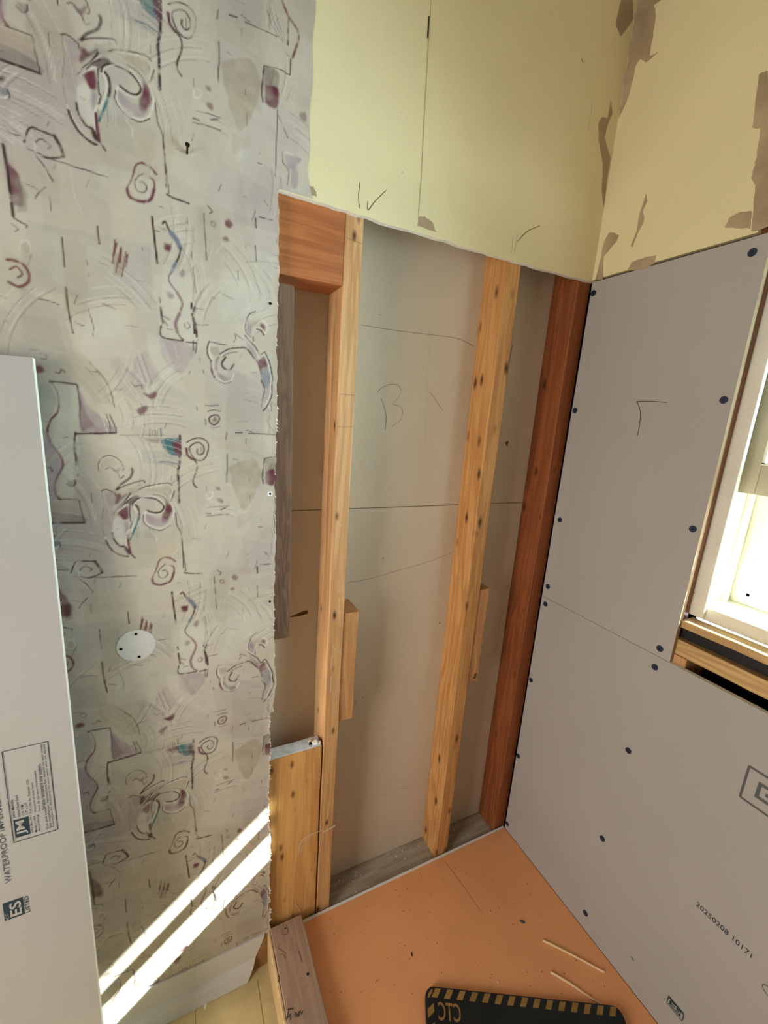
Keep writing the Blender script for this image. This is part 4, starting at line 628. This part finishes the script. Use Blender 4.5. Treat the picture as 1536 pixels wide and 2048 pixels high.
for i, w in enumerate((.13, .165, .165)):
    lettering(bm, LT_, ['Cut and install with fasteners and sealant', 'See installation instructions for details on wet areas', 'Consulter les directives de pose pour plus de details'][i], -.815, .0475 - .0045 * i, w, .0032, bold=.005)
for i, s in enumerate(('Johns Manville', 'Made in USA', 'Building')): lettering(bm, LT_, s, -.8145, .0685 - .005 * i, .033, .0030, bold=.006)
link('printed_lettering', bm, M['darkink'], label_o)
bm = bmesh.new(); lettering(bm, LT_, 'WATERPROOF IMPERMEABLE ETANCHE', -.897, .1065, .265, .0085, bold=.006); link('printed_lettering', bm, M['ink'], lean)
bm = bmesh.new(); polygon(bm, LT_, [(-.9705, .0945), (-.9345, .0945), (-.9345, .1225), (-.9705, .1225)], -.0001, .0004); lettering(bm, LT_, 'LISTED', -.9695, .0870, .034, .006, bold=.01)
label_o = link('printed_label', bm, M['darkink'], lean)
bm = bmesh.new(); lettering(bm, LT_, 'ES', -.9665, .0975, .028, .0165, h=.0010, bold=.02); lettering(bm, LT_, 'ICC', -.9685, .1165, .012, .004, h=.0010); link('printed_logo', bm, M['board'], label_o)

# ---------------------------------------------------------------- window
WY0, WY1 = -1.22, -.397            # clear width between the jambs
window = bpy.data.objects.new('window_1', None); COL.objects.link(window); window.location = (.06, -.8, 1.022); window['_o'] = (.06, -.8, 1.022); window['kind'] = 'structure'
def wpart(name, boxes, mat, parent=window, bev=.0015):
    bm = bmesh.new()
    for b_ in boxes: box(bm, *b_, 0, bev)
    return link(name, bm, mat, parent)
wpart('stool', [(.060, .150, WY0, WY1, 1.024, 1.056), (.150, .26, WY0, WY1, 1.00, 1.046)], M['winwhite'])
wpart('jamb', [(.060, .26, WY1, WY1 + .012, 1.03, 1.96), (.047, .060, WY1 - .023, WY1 + .012, 1.03, 1.96), (.160, .175, WY1 - .010, WY1, 1.05, 1.95), (.058, .26, WY0 - .012, WY0, 1.056, 1.96), (.165, .185, WY0, WY0 + .012, 1.05, 1.95)], M['winwhite'])
wpart('head', [(.058, .26, WY0, WY1, 1.93, 1.96)], M['winwhite'])
SB = 1.323
sash = wpart('raised_sash', [(.115, .136, WY1 - .031, WY1 + .006, SB, 1.925), (.115, .136, WY0 + .001, WY0 + .038, SB, 1.925), (.115, .136, WY0 + .038, WY1 - .031, SB, SB + .070), (.115, .136, WY0 + .038, WY1 - .031, 1.86, 1.925)], M['sash'])
bm = bmesh.new(); box(bm, .124, .127, WY0 + .038, WY1 - .031, SB + .070, 1.86); link('glass', bm, M['glass'], sash)
wpart('glazing_bead', [(.112, .116, WY1 - .036, WY1 - .031, SB + .068, 1.862), (.112, .116, WY0 + .038, WY1 - .031, SB + .066, SB + .071)], M['winwhite'], sash, 0)
storm = wpart('storm_frame', [(.205, .222, WY1 - .033, WY1 - .0, 1.047, 1.93), (.205, .222, WY0, WY0 + .033, 1.047, 1.93), (.205, .222, WY0 + .033, WY1 - .033, 1.047, 1.072), (.205, .222, WY0 + .033, WY1 - .033, 1.284, 1.319), (.205, .222, WY0 + .033, WY1 - .033, 1.89, 1.93)], M['winwhite'])
wpart('glass_channel', [(.198, .206, WY1 - .040, WY1 - .033, 1.072, 1.89), (.198, .206, WY0 + .033, WY1 - .033, 1.072, 1.079)], M['metal'], storm, 0)
bm = bmesh.new(); box(bm, .212, .215, WY0 + .033, WY1 - .033, 1.072, 1.284); link('glass', bm, M['glass'], storm)
bm = bmesh.new(); box(bm, .212, .215, WY0 + .033, WY1 - .033, 1.319, 1.89); link('glass', bm, M['glass'], storm)
# rough framing round the window
def wframe(name, b_, mat, label, cat, axis, seed, jit=.0006):
    return tag(link(name, subdiv_box(*b_, axis, 16, jit, .0018, seed), mat), label, cat)
wframe('window_stud', (.0128, .0462, -.3920, -.3580, .974, 2.5), M['trimwood'], 'brown stud edge showing between the upper grey board and the window', 'stud', 'z', 41)
wframe('cripple_stud', (.0128, .1012, -.4260, -.3880, -.02, .9345), M['block'], 'short stud end in the dark gap under the window corner', 'stud', 'z', 42)
wframe('rough_sill', (.0128, .1012, -1.25, -.3870, .9355, .9730), M['sill'], 'rough lumber sill lying in the gap beneath the window', 'lumber', 'y', 43)
wframe('sill_board', (.0128, .0590, -1.25, -.3975, 1.004, 1.0225), M['sill'], 'raw plywood ledge along the bottom edge of the white window', 'board', 'y', 44)
bm = bmesh.new(); box(bm, .030, .1008, -1.24, -.3870, .9745, 1.0025); tag(link('felt_strip', bm, M['black']), 'crumpled black felt strip between the plywood ledge and rough sill', 'felt')

# ---------------------------------------------------------------- shower base, curb
bm = bmesh.new(); box(bm, -.7545, -.0008, -2.2, -.0005, -.0122, 0.0)
base = tag(link('shower_base', bm, M['orange']), 'orange waterproof sheet covering the shower floor', 'shower base')
bm = bmesh.new(); box(bm, -.7545, -.0008, -.0005, .0075, -.0122, -.0006); link('white_edge', bm, M['whitefoam'], base)['label'] = 'white foam edge'
ZP = Plane((0, 0, 0), (1, 0, 0), (0, 1, 0), (0, 0, 1))
bm = bmesh.new()
ribbon(bm, ZP, [(-.275, -.008), (-.262, -.10), (-.255, -.19)], .0008, .0004)
link('crease', bm, M['brownmark'], base)
cb = stud('curb_board', -.8465, -.7575, -2.2, -.0020, .0006, .038, M['curb'], 'brown lumber curb laid flat along the edge of the orange floor', 'curb', 'y', 12, 30)
CT = Plane((0, 0, .038), (1, 0, 0), (0, 1, 0), (0, 0, 1))
for pts, w in [([(-0.8482, -0.1998), (-0.8431, -0.191), (-0.8379, -0.182)], 0.0018), ([(-0.841, -0.1822), (-0.8346, -0.1851), (-0.8278, -0.1868)], 0.0022), ([(-0.8457, -0.1977), (-0.8389, -0.1944), (-0.8392, -0.2038)], 0.0018), ([(-0.8422, -0.1914), (-0.8347, -0.1939)], 0.0014), ([(-0.8305, -0.2013), (-0.8265, -0.1935)], 0.0018), ([(-0.8272, -0.2044), (-0.8241, -0.1962), (-0.8223, -0.205), (-0.8178, -0.1958)], 0.0016), ([(-0.8196, -0.2062), (-0.8151, -0.197), (-0.813, -0.2043), (-0.8086, -0.1998)], 0.0015), ([(-0.8486, -0.1102), (-0.8468, -0.1164), (-0.8518, -0.125)], 0.0022)]:
    bm = bmesh.new(); ribbon(bm, CT, pts, w, .0008); link('marker_writing', bm, M['pencil'], cb)
for pts, w in [([(-0.8056, -0.0091), (-0.8032, -0.0189), (-0.8034, -0.0296), (-0.8111, -0.0326), (-0.817, -0.0279)], 0.0014), ([(-0.8283, -0.0479), (-0.8361, -0.0526), (-0.8275, -0.0643), (-0.819, -0.0759)], 0.001), ([(-0.836, -0.0724), (-0.8271, -0.0724), (-0.8231, -0.0839)], 0.001), ([(-0.8084, -0.0647), (-0.8071, -0.0732)], 0.001), ([(-0.8003, -0.0642), (-0.7901, -0.0646)], 0.0009), ([(-0.7867, -0.0822), (-0.7864, -0.098), (-0.7852, -0.1101)], 0.0011), ([(-0.8008, -0.0839), (-0.7878, -0.0777)], 0.001), ([(-0.8003, -0.0457), (-0.7955, -0.054)], 0.001), ([(-0.7909, -0.1624), (-0.7809, -0.158)], 0.0012)]:
    bm = bmesh.new(); ribbon(bm, CT, pts, w, .0008); link('scribble', bm, M['brownmark'], cb)
bm = bmesh.new(); disc(bm, CT, -.779, -.138, .0032, -.0002, .0009, 9); link('nail_hole', bm, M['hole'], cb)
bm = bmesh.new(); disc(bm, CT, -.8085, -.018, .002, -.0002, .0009, 8); link('nail_hole', bm, M['hole'], cb)
cs = stud('curb_support', -.8535, -.8480, -2.2, -.0035, FL + .0005, .0355, M['curbside'], 'pale thin board edge along the left side of the curb', 'board', 'y', 13, 20, .0003, bevel=.001)

# ---------------------------------------------------------------- loose things
def chip(name, pl, a, b, r, hgt, mat, label, cat, seed, group=None, ax=1.0, ang=0.0, base=.0003):
    rn = random.Random(seed); bm = bmesh.new(); n = 7; ca, sa = math.cos(ang), math.sin(ang); pts = []
    for i in range(n):
        t = 2 * math.pi * i / n + rn.uniform(-.25, .25); u, v = r * ax * math.cos(t) * rn.uniform(.75, 1.1), r * math.sin(t) * rn.uniform(.75, 1.1); pts.append((a + u * ca - v * sa, b + u * sa + v * ca))
    lo_ = [bm.verts.new(pl.at(*p, base)) for p in pts]; hi_ = [bm.verts.new(pl.at(a + (p[0] - a) * .75, b + (p[1] - b) * .75, base + hgt * rn.uniform(.7, 1.1))) for p in pts]
    bm.faces.new(list(reversed(lo_))); bm.faces.new(hi_)
    for i in range(n): bm.faces.new((lo_[i], lo_[(i + 1) % n], hi_[(i + 1) % n], hi_[i]))
    bmesh.ops.recalc_face_normals(bm, faces=bm.faces)
    return tag(link(name, bm, mat), label, cat, group)
def splinter(pts, w, mat, label, seed, h=.0045):
    rn = random.Random(seed); bm = bmesh.new(); prev = None; P_ = smooth_pts(pts, 6); n = len(P_)
    for i, p in enumerate(P_):
        a, c = P_[max(0, i - 1)], P_[min(n - 1, i + 1)]; dx, dy = c[0] - a[0], c[1] - a[1]; l = math.hypot(dx, dy)
        ww = w * (1 - .45 * i / n) * rn.uniform(.9, 1.1) / 2; nx_, ny_ = -dy / l, dx / l
        ring = [bm.verts.new((p[0] + nx_ * s * ww, p[1] + ny_ * s * ww, .0006 + hh * h)) for s, hh in ((-1, 0), (1, 0), (.8, .8), (0, 1), (-.8, .8))]
        if prev:
            for j in range(5): bm.faces.new((prev[j], prev[(j + 1) % 5], ring[(j + 1) % 5], ring[j]))
        else: bm.faces.new(list(reversed(ring)))
        prev = ring
    bm.faces.new(prev); bmesh.ops.recalc_face_normals(bm, faces=bm.faces)
    return tag(link('wood_splinter', bm, mat), label, 'wood splinter', 'wood splinters on the orange floor')
splinter([(-.1365, -.316), (-.115, -.340), (-.075, -.388), (-.036, -.438)], .0052, M['cream'], 'pale wood splinter on the orange floor, nearer the corner', 1)
splinter([(-.1725, -.3770), (-.145, -.414), (-.115, -.462), (-.090, -.497)], .0052, M['cream'], 'pale wood splinter on the orange floor, its end by the striped mat', 2)
PTOP = Plane((0, 0, .5768), (1, 0, 0), (0, 1, 0), (0, 0, 1))
chip('plaster_crumb', PTOP, -.7275, .026, .0085, .007, M['white'], 'largest white plaster crumb on top of the low plank', 'crumb', 5, 'crumbs on the low plank', ax=1.2)
chip('plaster_crumb', PTOP, -.7165, .022, .0045, .006, M['white'], 'small white plaster crumb on the plank top nearest the stud', 'crumb', 6, 'crumbs on the low plank')
chip('plaster_crumb', PTOP, -.738, .040, .0055, .004, M['cream'], 'cream plaster crumb at the back of the plank top', 'crumb', 7, 'crumbs on the low plank')
chip('bark_crumb', PTOP, -.7395, .028, .0055, .0045, M['nail'], 'dark crumb on the plank top beside the white crumbs', 'crumb', 8)
chip('paint_chip', FP, -1.0170, -.0285, .0048, .002, M['white'], 'wider white paint chip on the old floor below the baseboard', 'paint chip', 9, 'paint chips on the old floor', ax=1.6, ang=1.2)
chip('paint_chip', FP, -1.0415, -.0225, .0026, .002, M['white'], 'narrow white paint chip on the old floor below the baseboard', 'paint chip', 10, 'paint chips on the old floor', ax=2.6, ang=1.2)
chip('dark_chip', ZP, -.500, -.1905, .0024, .002, M['nail'], 'dark sliver lying in the middle of the orange floor', 'chip', 11, ax=2.4, ang=1.1)
chip('grey_chip', ZP, -.1565, -.255, .0055, .0015, M['ink'], 'grey smear-like chip on the orange floor near the splinters', 'chip', 12, ax=1.8, ang=-.7)
chip('wood_crumb', ZP, -.320, -.335, .003, .003, M['cream'], 'small cream crumb on the orange floor above the striped mat', 'crumb', 13)
bm = bmesh.new(); rn = random.Random(44)
for i in range(150):
    a, b_ = rn.uniform(-.74, -.02), rn.uniform(-.55, -.01); r = rn.uniform(.0005, .0014)
    disc(bm, ZP, a, b_, r, .0002, .0010, 6)
o = tag(link('floor_grit', bm, M['brownmark']), 'fine dark grit scattered over the orange floor', 'grit'); o['kind'] = 'stuff'
bm = bmesh.new()
for i in range(60):
    a, b_ = rn.uniform(-.66, -.05), rn.uniform(.02, .095); r = rn.uniform(.0005, .0018)
    if -.31 < a < -.225: continue
    disc(bm, Plane((0, 0, -.0205), (1, 0, 0), (0, 1, 0), (0, 0, 1)), a, b_, r, .0008, .0020, 6)
o = tag(link('plate_grit', bm, M['white']), 'pale plaster grit scattered over the bottom plate', 'grit'); o['kind'] = 'stuff'
# nail left in the wallpaper
bm = bmesh.new()
def rod(bm, p, q, r, seg=10):
    p, q = Vector(p), Vector(q); d = (q - p).normalized(); u = d.orthogonal().normalized(); v = d.cross(u)
    A = [bm.verts.new(p + u * r * math.cos(2 * math.pi * i / seg) + v * r * math.sin(2 * math.pi * i / seg)) for i in range(seg)]
    B = [bm.verts.new(q + u * r * math.cos(2 * math.pi * i / seg) + v * r * math.sin(2 * math.pi * i / seg)) for i in range(seg)]
    bm.faces.new(list(reversed(A))); bm.faces.new(B)
    for i in range(seg): bm.faces.new((A[i], A[(i + 1) % seg], B[(i + 1) % seg], B[i]))
rod(bm, (-.9975, .004, 1.8400), (-.9970, -.014, 1.8480), .0017); rod(bm, (-.9970, -.014, 1.8480), (-.9970, -.0158, 1.8488), .0036, 14)
bmesh.ops.recalc_face_normals(bm, faces=bm.faces)
tag(link('wall_nail', bm, M['nail']), 'bent dark nail sticking out of the upper wallpaper', 'nail')
bm = bmesh.new(); rod(bm, (-.612, .1025, .618), (-.6085, .094, .640), .0012); bmesh.ops.recalc_face_normals(bm, faces=bm.faces)
tag(link('wire_nail', bm, M['nail']), 'tiny nail end beside the short block of the left stud', 'nail')

# striped mat in the foreground
a0 = Vector((-.506, -.268, 0)); ad = Vector((.880, -.475, 0)).normalized(); an = Vector((-ad.y * -1, ad.x * -1, 0)); an = Vector((ad.y, -ad.x, 0))
MH = .016; MLn, MWd, MR = .498, .30, .022
MP = Plane((a0.x, a0.y, .0004), ad, an, (0, 0, 1))
def rrect(l, w, r, ins=0.0, k=6):
    out = []
    for cx, cy, t0 in ((l - r, r, -90), (l - r, w - r, 0), (r, w - r, 90), (r, r, 180)):
        for i in range(k + 1):
            t = math.radians(t0 + 90 * i / k); out.append((cx + (r - ins) * math.cos(t), cy + (r - ins) * math.sin(t)))
    return out
bm = bmesh.new(); rings = []
for ins, h in ((.001, 0), (0, .002), (0, MH - .004), (.0012, MH - .0012), (.004, MH)):
    rings.append([bm.verts.new(MP.at(*p, h)) for p in rrect(MLn, MWd, MR, ins)])
for A, B in zip(rings[:-1], rings[1:]):
    for i in range(len(A)): bm.faces.new((A[i], A[(i + 1) % len(A)], B[(i + 1) % len(A)], B[i]))
bm.faces.new(rings[-1]); bm.faces.new(list(reversed(rings[0]))); bmesh.ops.recalc_face_normals(bm, faces=bm.faces)
mat_o = tag(link('hazard_mat', bm, M['matblack']), 'black mat with hazard-striped border at the bottom of the picture', 'mat')
MT = Plane(MP.at(0, 0, MH), ad, an, (0, 0, 1))
for i in range(15):
    u = .020 + i * .0318
    if u > MLn - .02: break
    bm = bmesh.new(); polygon(bm, MT, [(u + .006, .0045), (u + .021, .0045), (u + .010, .0225), (u - .005, .0225)], -.0002, .0006); link('hazard_stripe', bm, M['hazard'], mat_o)
bm = bmesh.new(); polygon(bm, MT, [(.0075, .016), (.017, .0065), (.0195, .009), (.010, .024), (.0065, .024)], -.0002, .0006); link('hazard_stripe', bm, M['hazard'], mat_o)
for i in range(7):
    v = .045 + i * .034
    bm = bmesh.new(); polygon(bm, MT, [(.0045, v), (.0205, v - .012), (.0205, v + .004), (.0045, v + .017)], -.0002, .0006); link('hazard_stripe', bm, M['hazard'], mat_o)
# logo, reading away from the viewer
MTX = Plane(MT.o, ad, -an, (0, 0, 1))
bm = bmesh.new(); lettering(bm, MTX, 'CTC', .030, -.064, .056, .034, mirror=True, bold=.012, h=.0007); link('printed_logo', bm, M['hazard'], mat_o)

for o in bpy.data.objects:
    if '_o' in o: del o['_o']
